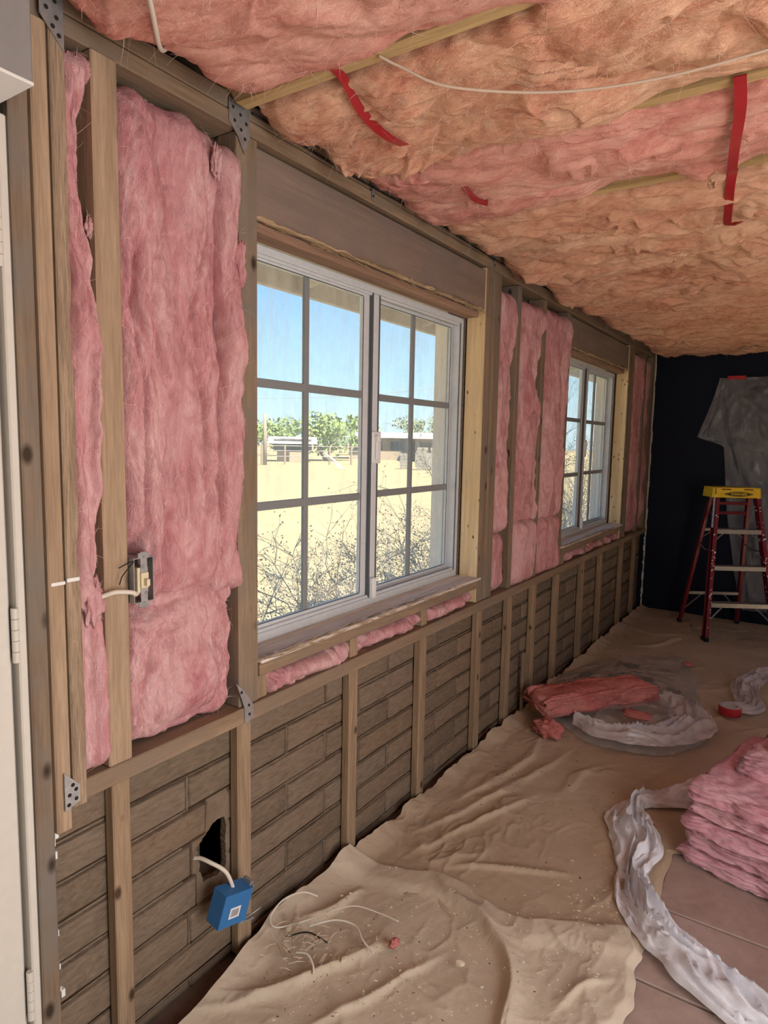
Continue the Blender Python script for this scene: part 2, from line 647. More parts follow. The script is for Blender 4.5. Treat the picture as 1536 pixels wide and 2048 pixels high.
# floor slab (grout) with its tiles
floor = shell_box('floor', [(-.05, XR + .2, YN - .1, YF + .1, -.2, -.012)], M['grout'])
tile_me = None
mt = MB()
mt.cbox(-.1685, .1685, -.1685, .1685, -.011, 0, .003)
tile_me = mesh_data('tile', mt.V, mt.F, M['tile'])
for i in range(-3, 8):
    for j in range(-6, 14):
        x, y = .953 + .1725 + .345 * i, 1.833 + .1725 + .345 * j
        if x + .17 > XR or x - .17 < -.06 or y - .17 < YN or y + .17 > YF:
            continue
        link(bpy.data.objects.new('tile', tile_me), floor).location = (x, y, 0)

# left wall: mortar backing below, sheathing above, window openings
W1, W2 = (1.325, 2.765), (3.97, 5.41)
ZW0, ZW1 = .865, 2.085
DY = W2[0] - W1[0]
HOLE = (1.085, 1.25, .2145, .507)
bx = []
# lower backing with the broken hole
bx += [(-.20, -.0402, .69, HOLE[0], -.02, .72), (-.20, -.0402, HOLE[1], YF + .1, -.02, .72),
       (-.20, -.0402, HOLE[0], HOLE[1], -.02, HOLE[2]), (-.20, -.0402, HOLE[0], HOLE[1], HOLE[3], .72), (-.20, -.165, HOLE[0], HOLE[1], HOLE[2], HOLE[3])]
# upper sheathing
for a, b in ((.69, W1[0]), (W1[1], W2[0]), (W2[1], YF + .1)):
    bx.append((-.20, -.098, a, b, .72, 2.6))
for a, b in (W1, W2):
    bx.append((-.20, -.098, a, b, .72, ZW0 - .05))
    bx.append((-.20, -.098, a, b, ZW1 + .02, 2.6))
bx += [(-.20, -.05, YN - .1, -.30, -.02, 2.6), (-.20, -.05, -.30, .69, 2.12, 2.6)]
wall_left = shell_box('wall_left', bx, M['mortar'])
wall_out = MB()
for a, b in ((YN - .1, W1[0]), (W1[1], W2[0]), (W2[1], YF + .3)):
    wall_out.box(-.235, -.201, a, b, -.3, 2.55)
for a, b in (W1, W2):
    wall_out.box(-.235, -.201, a, b, -.3, ZW0 - .02)
    wall_out.box(-.235, -.201, a, b, ZW1 + .02, 2.55)
    wall_out.box(-.235, -.172, b - .03, b, ZW0 - .02, ZW1 + .02)
    wall_out.box(-.235, -.172, a, a + .02, ZW0 - .02, ZW1 + .02)
wall_out.build('stucco_facing', M['stucco_out'], wall_left)

wall_back = shell_box('wall_back', [(-.2, XR + .2, YF, YF + .12, -.1, 2.6)], M['navy'])
shell_box('wall_front', [(-.2, 1.2, YN - .12, YN, -.1, 2.6), (2.2, XR + .2, YN - .12, YN, -.1, 2.6), (1.2, 2.2, YN - .12, YN, -.1, 2.6)], M['drywall'])
OPEN = [(-.35, 1.45), (2.55, 3.35), (4.55, 5.35)]      # unseen openings, added and sized to let sun onto the floor
ed_ = [YN] + [v for o_ in OPEN for v in o_] + [YF]
shell_box('wall_right', [(XR, XR + .15, a, b, -.1, 2.6) for a, b in zip(ed_[::2], ed_[1::2])] + [(XR, XR + .15, a, b, 2.08, 2.6) for a, b in OPEN], M['drywall'])
ceiling = shell_box('ceiling', [(-.3, XR + .2, YN - .2, YF + .2, ZD, ZD + .1), (-.13, -.09, YN, YF, ZP, ZD)], M['deck'])
JY = [1.24 + .505 * k for k in range(-7, 11)]
for y in JY:
    if YN < y < YF - .05:
        m = MB()
        m.prism([(-.09, ZP + .001), (.012, ZP + .001), (.035, 2.322), (XR, 2.322), (XR, ZD), (-.09, ZD)], y - .02, y + .02, lambda u, v, h: (u, h, v))
        m.build('joist', M['joist_x'], ceiling)

# adobe blocks of the lower wall: five slightly different meshes, copied
BF = -.036
variants = []
for v_ in range(8):
    cu = [0, .022, .35, .65, .978, 1]
    cv = [0, .09, .5, .91, 1]
    n_, m_ = len(cu) - 1, len(cv) - 1
    V, F = [], []
    for i in range(n_ + 1):
        for j in range(m_ + 1):
            rim_ = i in (0, n_) or j in (0, m_)
            V.append((-.0028 if rim_ else random.uniform(-.001, .0018),
                      cu[i] - .5 + (random.uniform(-.006, .006) if i in (0, n_) else random.uniform(-.004, .004)),
                      cv[j] - .5 + (random.uniform(-.022, .022) if j in (0, m_) else random.uniform(-.015, .015))))
    for i in range(n_):
        for j in range(m_):
            a = i * (m_ + 1) + j
            F.append((a, a + m_ + 1, a + m_ + 2, a + 1))
    rim = [i * (m_ + 1) for i in range(n_ + 1)] + [n_ * (m_ + 1) + j for j in range(1, m_ + 1)] + [i * (m_ + 1) + m_ for i in range(n_ - 1, -1, -1)] + [j for j in range(m_ - 1, 0, -1)]
    k0 = len(V)
    for r_ in rim:
        V.append((-.016, V[r_][1], V[r_][2]))
    for i in range(len(rim)):
        F.append((rim[(i + 1) % len(rim)], rim[i], k0 + i, k0 + (i + 1) % len(rim)))
    variants.append(mesh_data('block', V, F, M['block'], True))


def block(y0, y1, z0, z1):
    o = bpy.data.objects.new('block', random.choice(variants))
    link(o, wall_left)
    o.location = (BF + random.uniform(-.002, .001), (y0 + y1) / 2, (z0 + z1) / 2)
    o.scale = (1, y1 - y0 - .006, z1 - z0 - .005)
    return o


PITCH = .0975
for c_ in range(8):
    z1 = .702 - c_ * PITCH
    z0 = z1 - PITCH
    off = 1.691 if c_ % 2 == 0 else 1.495
    k = -4
    while True:
        y0 = off + .392 * k
        y1 = y0 + .392
        k += 1
        if y0 > YF - .05:
            break
        if y1 < .74:
            continue
        a, b = max(y0, .70), min(y1, YF)
        if c_ == 7:
            z0 = -.01
        if z1 > HOLE[2] + .02 and z0 < HOLE[3] - .02 and b > HOLE[0] and a < HOLE[1]:
            cut = 1.13 if z1 < .33 else (1.115 if z1 < .43 else 1.165)
            if a < cut - .02:
                block(a, cut + .002, z0, z1)
            if b > HOLE[1] + .02:
                block(HOLE[1] - .004, b, z0, z1)
        else:
            block(a, b, z0, z1)
# one broken block face around the ragged hole
hp = [(1.124, .385), (1.140, .392), (1.150, .402), (1.168, .408), (1.180, .425), (1.205, .434), (1.232, .428), (1.238, .40), (1.234, .36), (1.238, .30), (1.232, .272), (1.20, .266), (1.172, .274),
      (1.152, .272), (1.146, .30), (1.138, .315), (1.142, .338), (1.132, .352), (1.136, .37)]
hc = Vector((1.19, .345))


def ray_loop(poly, n, jit=0.0):
    out = []
    for i in range(n):
        a = 2 * pi * i / n
        d = Vector((cos(a), sin(a)))
        best = .3
        for p_, q_ in zip(poly, poly[1:] + poly[:1]):
            p_, e_ = Vector(p_) - hc, Vector(q_) - Vector(p_)
            den = d.x * e_.y - d.y * e_.x
            if abs(den) < 1e-9:
                continue
            t = (p_.x * e_.y - p_.y * e_.x) / den
            u_ = (p_.x * d.y - p_.y * d.x) / den
            if t > 0 and -1e-6 <= u_ <= 1 + 1e-6:
                best = min(best, t)
        out.append(hc + d * (best + random.uniform(-jit, jit)))
    return out


nh = 96
ri = ray_loop(hp, nh, .0018)
ro = ray_loop([(1.13, .2145), (1.252, .2145), (1.252, .507), (1.165, .507), (1.16, .4095), (1.115, .408), (1.115, .314), (1.128, .312)], nh)
G = np.zeros((13, nh, 3))
for i in range(nh):
    for k_ in range(10):
        p_ = ri[i].lerp(ro[i], 1 - k_ / 9)
        dip = sum(.0045 * math.exp(-((p_.y - zc) / .0035) ** 2) for zc in (.312, .4095))
        G[k_, i] = (BF - .001 - dip - .0015 * float(gn(p_.x * 30, p_.y * 30, 3)) - (.006 if k_ == 0 else 0), p_.x, p_.y)
    for k_, xx in enumerate((BF - .022, -.075, -.164)):
        p_ = ri[i].lerp(hc, (-.04, -.45, -.45)[k_] + random.uniform(-.03, .03))
        G[10 + k_, i] = (xx, min(max(p_.x, HOLE[0]), HOLE[1]), min(max(p_.y, HOLE[2]), HOLE[3]))
grid('broken_block', G, M['block'], wall_left, False, True, True)

# framing
def member(name, x0, x1, y0, y1, z0, z1, mat, c=.003):
    return box_obj(name, x0, x1, y0, y1, z0, z1, mat, wall_left, c)


member('ledge_plate', -.098, .012, .74, YF, .704, .75, M['plate_y'])
member('top_plate', -.098, .006, .70, YF, 2.280, 2.318, M['plate_y'])
member('top_plate', -.098, .004, .70, YF, 2.321, ZP, M['plate_y'])
member('stud', -.085, .016, .7175, .7515, .655, 2.28, M['stud_new_z'])
member('stud', -.085, .020, .7535, .7855, .70, 2.28, M['stud_reed_z'])
member('old_post', -.085, .008, .678, .7165, 0, 2.28, M['post_z'])
member('stud', -.088, .012, .845, .905, .751, 2.279, M['stud_new_z'])
member('post', -.09, .004, 1.252, 1.327, .751, 2.279, M['post_z'])
member('trimmer', -.09, .002, 2.765, 2.838, .751, 2.279, M['jamb_z'])
member('post', -.09, .004, 2.846, 2.932, .751, 2.279, M['post_z'])
for a, b in ((3.142, 3.19), (3.502, 3.552)):
    member('stud', -.09, 0, a, b, .751, 2.279, M['post_z'])
member('trimmer', -.09, .002, 3.905, 3.97, .751, 2.279, M['post_z'])
member('trimmer', -.09, .002, 5.41, 5.47, .751, 2.279, M['jamb_z'])
member('stud', -.09, 0, 5.55, 5.60, .751, 2.279, M['post_z'])
member('stud', -.09, 0, 6.00, 6.045, .751, 2.279, M['post_z'])
member('corner_post', -.09, .004, 6.25, 6.345, .751, 2.279, M['post_z'])
for (a, b) in (W1, W2):
    member('header_beam', -.09, -.004, a - .012, b + .075, ZW1 + .006, 2.268, M['header_y'], .004)
    member('head_board', -.098, -.030, a, b, ZW1 - .022, ZW1 + .005, M['headjamb_y'])
    member('sill_board', -.104, .018, a - .02 if a > 2 else a + .002, b + .02, ZW0 - .005, ZW0 + .008, M['sill_y'])
    member('rough_sill', -.09, .010, a + .003, b + .0, .822, ZW0 - .006, M['plate_y'])
    member('lower_track_board', -.16, -.098, a, b, ZW0 - .05, ZW0 + .004, M['sill_y'])
for a, b in ((2.766, 2.837), (5.411, 5.469)):
    member('trimmer_shade_strip', .002, .005, a, b, .755, 2.278, M['post_z'], .001)  # dark strip paints the shaded front over the lit jamb wood
# cripples under the sills
for y in (1.345, 1.80, 2.288, 4.02, 4.49, 4.94, 5.36):
    member('cripple_stud', -.085, .0, y - .022, y + .022, .751, .821, M['fur_z'])
# furring strips on the block wall
for a, b in ((.858, .905), (1.249, 1.302), (1.776, 1.826), (2.262, 2.314), (2.80, 2.852), (3.172, 3.224), (3.53, 3.582),
             (3.93, 3.985), (4.45, 4.51), (4.91, 4.965), (5.54, 5.595), (6.0, 6.05)):
    o = member('furring_strip', BF + .004, 0.0, a, b, 0, .703, M['fur_z'])
box_obj('loose_lath', -.004, .01, 3.40, 3.425, .0, .34, M['fur_z'], wall_left, .002, rot('X', 0))


def slivers(name, pts, n, lo, hi, spread, mat, parent, down=0.0):
    mb = MB()
    for i in range(n):
        t = random.random()
        p = Vector(pts[0]).lerp(Vector(pts[1]), t)
        L = random.uniform(lo, hi)
        d = Vector((random.uniform(-.15, .15), 1 if random.random() < .7 else -1, random.uniform(-.12, .12) - down)).normalized()
        p += Vector((random.uniform(-1, 1) * spread[0], 0, random.uniform(-1, 1) * spread[1]))
        w_ = random.uniform(.0012, .004)
        side = d.cross(Vector((0, 0, 1))).normalized() * w_
        upv = Vector((0, 0, w_ * .6))
        mb.add([p - side, p + side, p + upv, p + d * L], [(0, 1, 2), (0, 3, 1), (1, 3, 2), (2, 3, 0)])
    o = mb.build(name, mat, parent)
    o['kind'] = 'stuff'
    return o


for (a, b) in (W1, W2):
    slivers('splinters', ((-.004, a, ZW1 + .004), (-.004, b, ZW1 + .004)), 150, .03, .16, (.012, .010), M['splinter'], wall_left, .02)
    slivers('splinters', ((.014, a, ZW0 + .004), (.014, b - .25, ZW0 + .004)), 130, .02, .18, (.012, .006), M['splinter'], wall_left)
    slivers('sill_cracks', ((.008, a, ZW0 + .0085), (.008, b - .2, ZW0 + .0085)), 46, .04, .20, (.012, .0008), M['post_z'], wall_left)
    # raw broken lower edge of the header
    mb = MB()
    yy = np.arange(a - .0, b + .0, .022)
    P_ = []
    for i, y in enumerate(yy):
        P_.append((y, ZW1 - .002 + .009 * abs(float(gn(y * 9, 3.3, 5))) + random.uniform(-.002, .004)))
    poly = [(a, ZW1 + .03)] + P_ + [(b, ZW1 + .03)]
    for i in range(len(P_) - 1):
        (y0, z0), (y1, z1) = P_[i], P_[i + 1]
        mb.add([(-.012, y0, ZW1 + .001), (-.012, y1, ZW1 + .001), (-.001, y0, z0), (-.001, y1, z1), (-.003, y0, z0 + .006), (-.003, y1, z1 + .006)],
               [(0, 1, 3, 2), (2, 3, 5, 4)])
    mb.build('torn_header_edge', M['splinter'], wall_left)


# steel connectors
def tie_plate(poly, x, holes, name='tie_plate', mat='galv', fold=None):
    mb = MB()
    mb.prism(poly, x, x + .0025, lambda u, v, h: (h, u, v))
    o = mb.build(name, M[mat], wall_left)
    o['label'] = 'galvanised steel tie plate'
    for (y, z) in holes:
        hb = MB()
        hb.lathe([(0, .0012), (.0042, .0008), (.0045, 0)], 10, Matrix.Translation((x + .0026, y, z)) @ rot('Y', pi / 2))
        hb.build('nail_hole', M['hole_dark'], o)


tie_plate([(.732, .790), (.7655, .752), (.7655, .715), (.732, .704)], .0205, [(.757, .745), (.742, .737), (.757, .724), (.740, .716), (.750, .757)])
tie_plate([(.735, 2.36), (.735, 2.285), (.782, 2.235), (.782, 2.345)], .021, [(.745, 2.33), (.765, 2.318), (.748, 2.30), (.768, 2.29), (.76, 2.272), (.772, 2.26)])
tie_plate([(1.222, 2.345), (1.222, 2.29), (1.252, 2.262), (1.275, 2.225), (1.292, 2.272), (1.292, 2.335)], .0075, [(1.235, 2.325), (1.26, 2.315), (1.28, 2.30), (1.24, 2.295), (1.262, 2.28), (1.275, 2.262)])
tie_plate([(1.232, .83), (1.262, .80), (1.295, .752), (1.295, .712), (1.262, .706), (1.262, .75)], .0125, [(1.25, .80), (1.278, .755), (1.280, .728)])
for y in (1.853, 2.826, 4.69):
    tie_plate([(y - .008, 2.345), (y + .012, 2.345), (y + .010, 2.285), (y - .004, 2.29)], .008, [(y + .002, 2.33), (y + .002, 2.30)])

member('paper_mark', .0162, .0172, .722, .752, 1.192, 1.199, M['label_w'], .0002)
member('paper_mark', .0202, .0212, .753, .783, 1.196, 1.204, M['label_w'], .0002)
m = MB()
for i in range(34):
    z = random.choice((.62, .58, .40, .34, .28)) + random.gauss(0, .03)
    y = .728 + random.gauss(0, .006)
    m.box(BF - .004, BF + random.uniform(.004, .014), y - random.uniform(.002, .006), y + .003, z, z + random.uniform(.004, .022))
o = m.build('plaster_and_light_bits', M['label_w'], wall_left)
o['kind'] = 'stuff'

# door with jamb, hinges and the boxed valance above it
door = empty('door_1', (0, 0, 0))
tag(door, kind='structure')
box_obj('door_leaf', -.055, -.012, -.245, .653, .01, 2.04, M['door_paint'], door, .004)
box_obj('jamb', -.10, .002, .660, .6775, 0, 2.085, M['door_paint'], door, .003)
box_obj('jamb', -.10, .002, -.30, -.25, 0, 2.085, M['door_paint'], door, .003)
box_obj('head_jamb', -.10, .002, -.25, .660, 2.045, 2.085, M['door_paint'], door, .003)
for z0 in (1.81, 1.048, .268):
    hm = MB()
    for i in range(5):
        za = z0 + i * .0222
        hm.lathe([(0, za), (.0068, za), (.0072, za + .001), (.0072, za + .0205), (.0068, za + .0213), (0, za + .0213)], 12, Matrix.Translation((-.002, .6565, 0)))
    hm.build('hinge', M['door_paint'], door, False)
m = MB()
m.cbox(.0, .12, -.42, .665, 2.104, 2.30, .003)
m.build('valance_box', M['valance_shade'], door)
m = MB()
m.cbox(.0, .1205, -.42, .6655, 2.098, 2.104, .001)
m.build('valance_underside', M['label_w'], door)  # white stands for the floor light on the underside

# back wall edge strip and white chips painted in for daylight through corner cracks
m = MB()
for i in range(46):
    z = .03 + i * .05
    m.cbox(.004 + random.uniform(0, .003), .016 + random.uniform(-.003, .004), YF - .012, YF + .001, z, z + .051, .001)
m.build('corner_bead', M['drywall'], wall_back)
m = MB()
for i in range(26):
    z = .10 + random.random() * .55
    y = YF - .02 + random.uniform(-.006, .006)
    m.box(.004, .012 + random.uniform(0, .006), y - .004, y + .004, z, z + random.uniform(.006, .03))
o = m.build('plaster_and_light_bits', M['label_w'], wall_back)
o['kind'] = 'stuff'


# ------------------------------------------------------------------ windows
def window(idx, y0, y1):
    root = empty('window_%d' % idx, (-.13, (y0 + y1) / 2, ZW0))
    tag(root, kind='structure')
    inv = Matrix.Translation(root.location).inverted()

    def B(name, lst, mat, parent=root, c=.0025):
        mb = MB()
        for b_ in lst:
            mb.cbox(*b_, c=c)
        o = mb.build(name, mat, None)
        o.parent = parent
        o.matrix_parent_inverse = inv if parent is root else Matrix.Identity(4)
        return o
    z0, z1 = ZW0 + .004, ZW1 - .022
    fo = B('frame', [(-.168, -.104, y0 + .001, y0 + .026, z0, z1), (-.168, -.104, y1 - .026, y1 - .001, z0, z1),
                     (-.168, -.104, y0 + .026, y1 - .026, z1 - .024, z1), (-.168, -.104, y0 + .026, y1 - .026, z0, z0 + .03)], M['frame_w'])
    B('track', [(-.118, -.108, y0 + .026, y1 - .026, z0 + .030, z0 + .042), (-.146, -.138, y0 + .026, y1 - .026, z0 + .030, z0 + .042),
                (-.118, -.108, y0 + .026, y1 - .026, z1 - .034, z1 - .024)], M['frame_w'])
    B('gasket', [(-.137, -.119, y0 + .026, y1 - .026, z0 + .030, z0 + .034), (-.108, -.1035, y1 - .030, y1 - .026, z0 + .03, z1 - .024)], M['frame_d'], c=.001)
    yc = (y0 + y1) / 2 + .005
    za, zb = z0 + .034, z1 - .026
    mz = (1.292, 1.668)
    for s in (0, 1):
        xa, xb = ((-.136, -.119), (-.160, -.147))[s]
        a, b = ((y0 + .028, yc - .02), (yc - .005, y1 - .028))[s]
        sl = (.022, .034)[s]          # stile by the middle
        ol = .016
        if s == 0:
            fr = [(xa, xb, a, a + ol, za, zb), (xa, xb, b - .04, b, za, zb)]
            ga, gb = a + ol, b - .04
        else:
            fr = [(xa, xb, a, a + .022, za, zb), (xa, xb, b - ol, b, za, zb)]
            ga, gb = a + .022, b - ol
        fr += [(xa, xb, ga, gb, za, za + .022), (xa, xb, ga, gb, zb - .018, zb)]
        sash = B('sash', fr, M['frame_w'])
        gz0, gz1 = za + .022, zb - .018
        ym = (ga + gb) / 2
        xm = (xa + xb) / 2

        def sub(name, lst, mat, c=.0015):
            mb = MB()
            for b_ in lst:
                mb.cbox(*b_, c=c)
            o = mb.build(name, mat, None)
            o.parent = sash
            return o
        # sub-parts are built in the same coordinates as the sash mesh
        sub('muntin', [(xm - .006, xm + .008, ym - .011, ym + .011, gz0, gz1)], M['muntin'])
        for z in mz:
            sub('muntin', [(xm - .006, xm + .007, ga, gb, z - .013, z + .013)], M['muntin'])
        zs = [gz0, mz[0] - .013, mz[0] + .013, mz[1] - .013, mz[1] + .013, gz1]
        for q in range(3):
            for (pa, pb) in ((ga, ym - .011), (ym + .011, gb)):
                sub('pane', [(xm - .002, xm + .002, pa, pb, zs[2 * q], zs[2 * q + 1])], M['glass'], .0003)
        sub('gasket', [(xb - .001, xb + .0006, ga - .004, ga, gz0, gz1), (xb - .001, xb + .0006, gb, gb + .004, gz0, gz1),
                       (xb - .001, xb + .0006, ga, gb, gz0 - .003, gz0), (xb - .001, xb + .0006, ga, gb, gz1, gz1 + .003)], M['frame_d'], .0003)
    # middle post and latch
    B('mullion', [(-.150, -.104, yc - .012, yc + .022, za, zb)], M['frame_w'])
    B('mullion_dark_strip', [(-.118, -.1045, yc - .020, yc - .012, za, zb), (-.135, -.106, yc + .022, yc + .034, za, zb)], M['frame_d'], c=.001)  # dark strips on both sides of the mullion
    B('latch', [(-.104, -.096, yc - .018, yc + .038, 1.415, 1.535), (-.096, -.086, yc - .004, yc + .012, 1.43, 1.505), (-.097, -.080, yc - .008, yc + .006, 1.495, 1.52)], M['white_pl'])
    B('stop_block', [(-.104, -.085, yc - .016, yc + .008, za - .004, za + .075)], M['white_pl'])
    return root


window(1, *W1)
window(2, *W2)


# ------------------------------------------------------------------ insulation
def wisps(parent, P, N, n, lo, hi, mat, droop=(0, 0, 0)):
    """loose fibres standing off a surface"""
    mb = MB()
    ids = np.random.choice(len(P), n)
    for i in ids:
        p, nn = Vector(P[i]), Vector(N[i])
        L = random.uniform(lo, hi)
        t = Vector((random.gauss(0, 1), random.gauss(0, 1), random.gauss(0, 1)))
        t -= nn * t.dot(nn)
        if t.length < 1e-4:
            continue
        t.normalize()
        d = (t * random.uniform(.6, 1) + nn * random.uniform(.1, .6) + Vector(droop)).normalized()
        bend = Vector((random.gauss(0, 1), random.gauss(0, 1), random.gauss(0, 1))) * .35
        w0 = random.uniform(.0002, .0006)
        pts = []
        for s in range(4):
            k = s / 3
            pts.append(p - nn * .002 + d * L * k + bend * L * k * k)
        mb.tube(pts, [w0, w0 * .9, w0 * .6, w0 * .2], 3, False)
    o = mb.build('loose_fibres', M['fibre'], parent, True)
    o['kind'] = 'stuff'
    return o


def normals(X, flip=1):
    du = np.gradient(X, axis=0)
    dv = np.gradient(X, axis=1)
    n = np.cross(du, dv)
    n /= np.linalg.norm(n, axis=2, keepdims=True) + 1e-9
    return n * flip


def wall_batt(label, y0, y1, z0, z1, xf, seed, ny, nz, rag=.010, amp=.022, folds=(), mat='ins_wall', group=None, fibres=60,
              freq=(9, 2.6), xb=-.096, lean=None, top_round=.06):
    ny, nz = int(ny * .84), int(nz * .84)
    u = np.linspace(0, 1, ny)
    v = np.linspace(0, 1, nz)
    U, V = np.meshgrid(u, v, indexing='ij')
    th = pi * (1 - U)
    cy = np.sign(np.cos(th)) * np.abs(np.cos(th)) ** .45
    cx = np.abs(np.sin(th)) ** .38
    Z = z0 + (z1 - z0) * V
    ya = y0 + rag * (gn(Z * 7, seed * .37, seed) + .7 * gn(Z * 19, seed * .7, seed + 1))
    yb = y1 + rag * (gn(Z * 7, seed * .51, seed + 2) + .7 * gn(Z * 19, seed * .9, seed + 3))
    if lean is not None:
        la, lb = lean(Z)
        ya, yb = ya + la, yb + lb
    Y = (ya + yb) / 2 + (yb - ya) / 2 * cy
    endp = np.clip(np.minimum(V, 1 - V) * (z1 - z0) / top_round, 0, 1)
    endp = (1 - (1 - endp) ** 2) ** .5
    D = (xf - xb) * cx * (.35 + .65 * endp)
    # soft vertical folds with sharp creases
    wy = Y + .03 * gn(Y * 6, Z * 3, seed + 5)
    wz = Z + .10 * gn(Y * 5, Z * 2.2, seed + 6)
    d = amp * 1.9 * (bil(wy * freq[0], wz * freq[1], seed + 7, 1) - .25) + amp * .8 * gn(Y * 4, Z * 1.6, seed + 22)
    d = d + amp * .55 * (bil(wy * freq[0] * 2.4 + wz * 3, wz * freq[1] * 2.6, seed + 9, 3) - .3)
    d = d + amp * .12 * fbm(wy * 70, wz * 22, seed + 11, 3)
    for (fy, fz0, fz1, dep, wid, wob) in folds:
        cc = fy + wob * gn(Z * 3.3, .3, seed + 13) + .3 * wob * gn(Z * 11, .3, seed + 14)
        win = sst(fz0 - .03, fz0 + .06, Z) * (1 - sst(fz1 - .06, fz1 + .03, Z))
        d = d - dep * np.exp(-np.abs((Y - cc) / wid) ** 1.3) * win
    X = xb + D + d * np.clip(cx, 0, 1) * (.3 + .7 * endp)
    X = np.maximum(X, xb)
    Zd = Z + (.012 * gn(Y * 16, 1.7, seed + 15) + .006 * gn(Y * 45, 2.7, seed + 16)) * np.where(V > .5, V * 2 - 1, 1 - V * 2) ** 3
    G = np.stack([X, Y, Zd], -1)
    o = grid('insulation_batt', G, M[mat], None, True, False, True)
    tag(o, label, 'insulation', group)
    if fibres:
        N = normals(G, -1)
        sel = (cx > .8)
        wisps(o, G[sel], N[sel], fibres, .012, .05, M[mat])
    return o


GW = 'pink batts between the wall studs'
wall_batt('narrow pink batt between the paired door studs and the single pine stud, upper piece', .776, .850, 1.12, 2.272, .024, 11, 70, 380, .007, .022,
          [(.815, 1.2, 2.2, .02, .008, .012)], group=GW, fibres=120, lean=lambda z: (0 * z, -.022 * np.clip(np.sin(z * 7), 0, 1) - .006))
wall_batt('short narrow pink batt standing on the ledge left of the single pine stud', .778, .846, .752, 1.135, .022, 12, 56, 150, .005, .016,
          [(.805, .8, 1.1, .02, .007, .006)], group=GW, fibres=50)
wall_batt('largest pink wall batt, between single pine stud and first window post, upper piece', .905, 1.205, 1.10, 2.262, .012, 13, 190, 420, .006, .030,
          [(.950, 1.15, 1.95, .035, .008, .02), (1.02, 1.1, 1.62, .036, .008, .03), (1.075, 1.1, 1.5, .03, .007, .02), (1.13, 1.3, 2.2, .025, .009, .05), (1.0, 1.6, 2.2, .022, .009, .06), (.930, 1.13, 1.27, .085, .040, 0)],
          group=GW, fibres=420, freq=(6, 1.3), top_round=.10)
wall_batt('tall pink strip bulging over the left edge of the first window post', 1.178, 1.268, 1.08, 2.235, .018, 14, 70, 380, .010, .02,
          [], group=GW, fibres=220, lean=lambda z: (.02 * np.sin(z * 4 + 1), .010 * np.sin(z * 9) - .012 * sst(1.95, 2.15, z)))
wall_batt('wide pink batt piece on the ledge below the switch box', .906, 1.238, .757, 1.135, .022, 15, 190, 170, .010, .026,
          [(.95, .78, 1.02, .022, .010, .02), (.930, 1.06, 1.20, .085, .040, 0)], group=GW, fibres=200, freq=(8, 6), top_round=.08)
wall_batt('dark pink batt right beside the first window, upper piece', 2.938, 3.135, 1.055, 2.232, .004, 16, 80, 260, .020, .022, group=GW, fibres=90,
          lean=lambda z: (0 * z, -.030 * np.clip(np.sin(z * 5.5 + .6), 0, 1)))
wall_batt('small dark pink batt on the ledge right beside the first window', 2.94, 3.10, .752, 1.06, .002, 17, 70, 90, .012, .016, group=GW, fibres=50)
wall_batt('middle of the three tall pink batts between the windows', 3.192, 3.50, 1.065, 2.225, .014, 18, 100, 260, .022, .024, group=GW, fibres=90,
          lean=lambda z: (0 * z, -.085 * np.clip(np.sin(z * 6.2 + 2.4), 0, 1) ** 2))
wall_batt('bulging pink batt piece on the ledge under the middle tall batt between the windows', 3.192, 3.485, .745, 1.105, .03, 19, 100, 110, .012, .018, group=GW, fibres=70)
wall_batt('pink batt just left of the second window, lapping over its header corner', 3.558, 3.93, 1.055, 2.25, .018, 20, 110, 260, .024, .024, group=GW, fibres=90,
          lean=lambda z: (0 * z, -.035 * np.clip(np.sin(z * 5 + .8), 0, 1) + .07 * sst(2.0, 2.2, z)))
wall_batt('pink batt piece on the ledge just left of the second window', 3.556, 3.875, .748, 1.095, .03, 21, 100, 110, .012, .018, group=GW, fibres=70)
wall_batt('dark pink batt right of the second window', 5.60, 6.0, .76, 2.26, -.004, 22, 70, 220, .008, .02, [(5.78, .9, 2.2, .015, .02, .03)], group=GW, fibres=60)
wall_batt('narrow dark pink batt in the far corner bay', 6.045, 6.25, .76, 2.26, -.01, 23, 50, 200, .006, .016, group=GW, fibres=40)
GS = 'pink strips stuffed under the window sills'
for a, b, s_, lb in ((1.37, 1.778, 31, 'lumpy pink strip under the first window sill, piece nearest the camera'),
                     (1.822, 2.266, 32, 'lumpy pink strip under the first window sill, middle piece'),
                     (2.31, 2.735, 33, 'lumpy pink strip under the first window sill, farthest piece'),
                     (4.045, 4.468, 34, 'pink strip under the second window sill, piece nearest the camera'),
                     (4.512, 4.918, 35, 'pink strip under the second window sill, middle piece'),
                     (4.962, 5.338, 36, 'pink strip under the second window sill, farthest piece')):
    wall_batt(lb, a, b, .753 if s_ != 31 else .744, .823, .014, s_, 150 if s_ < 34 else 70, 44, .006, .030, group=GS, fibres=60 if s_ < 34 else 20, freq=(13, 9), top_round=.035)


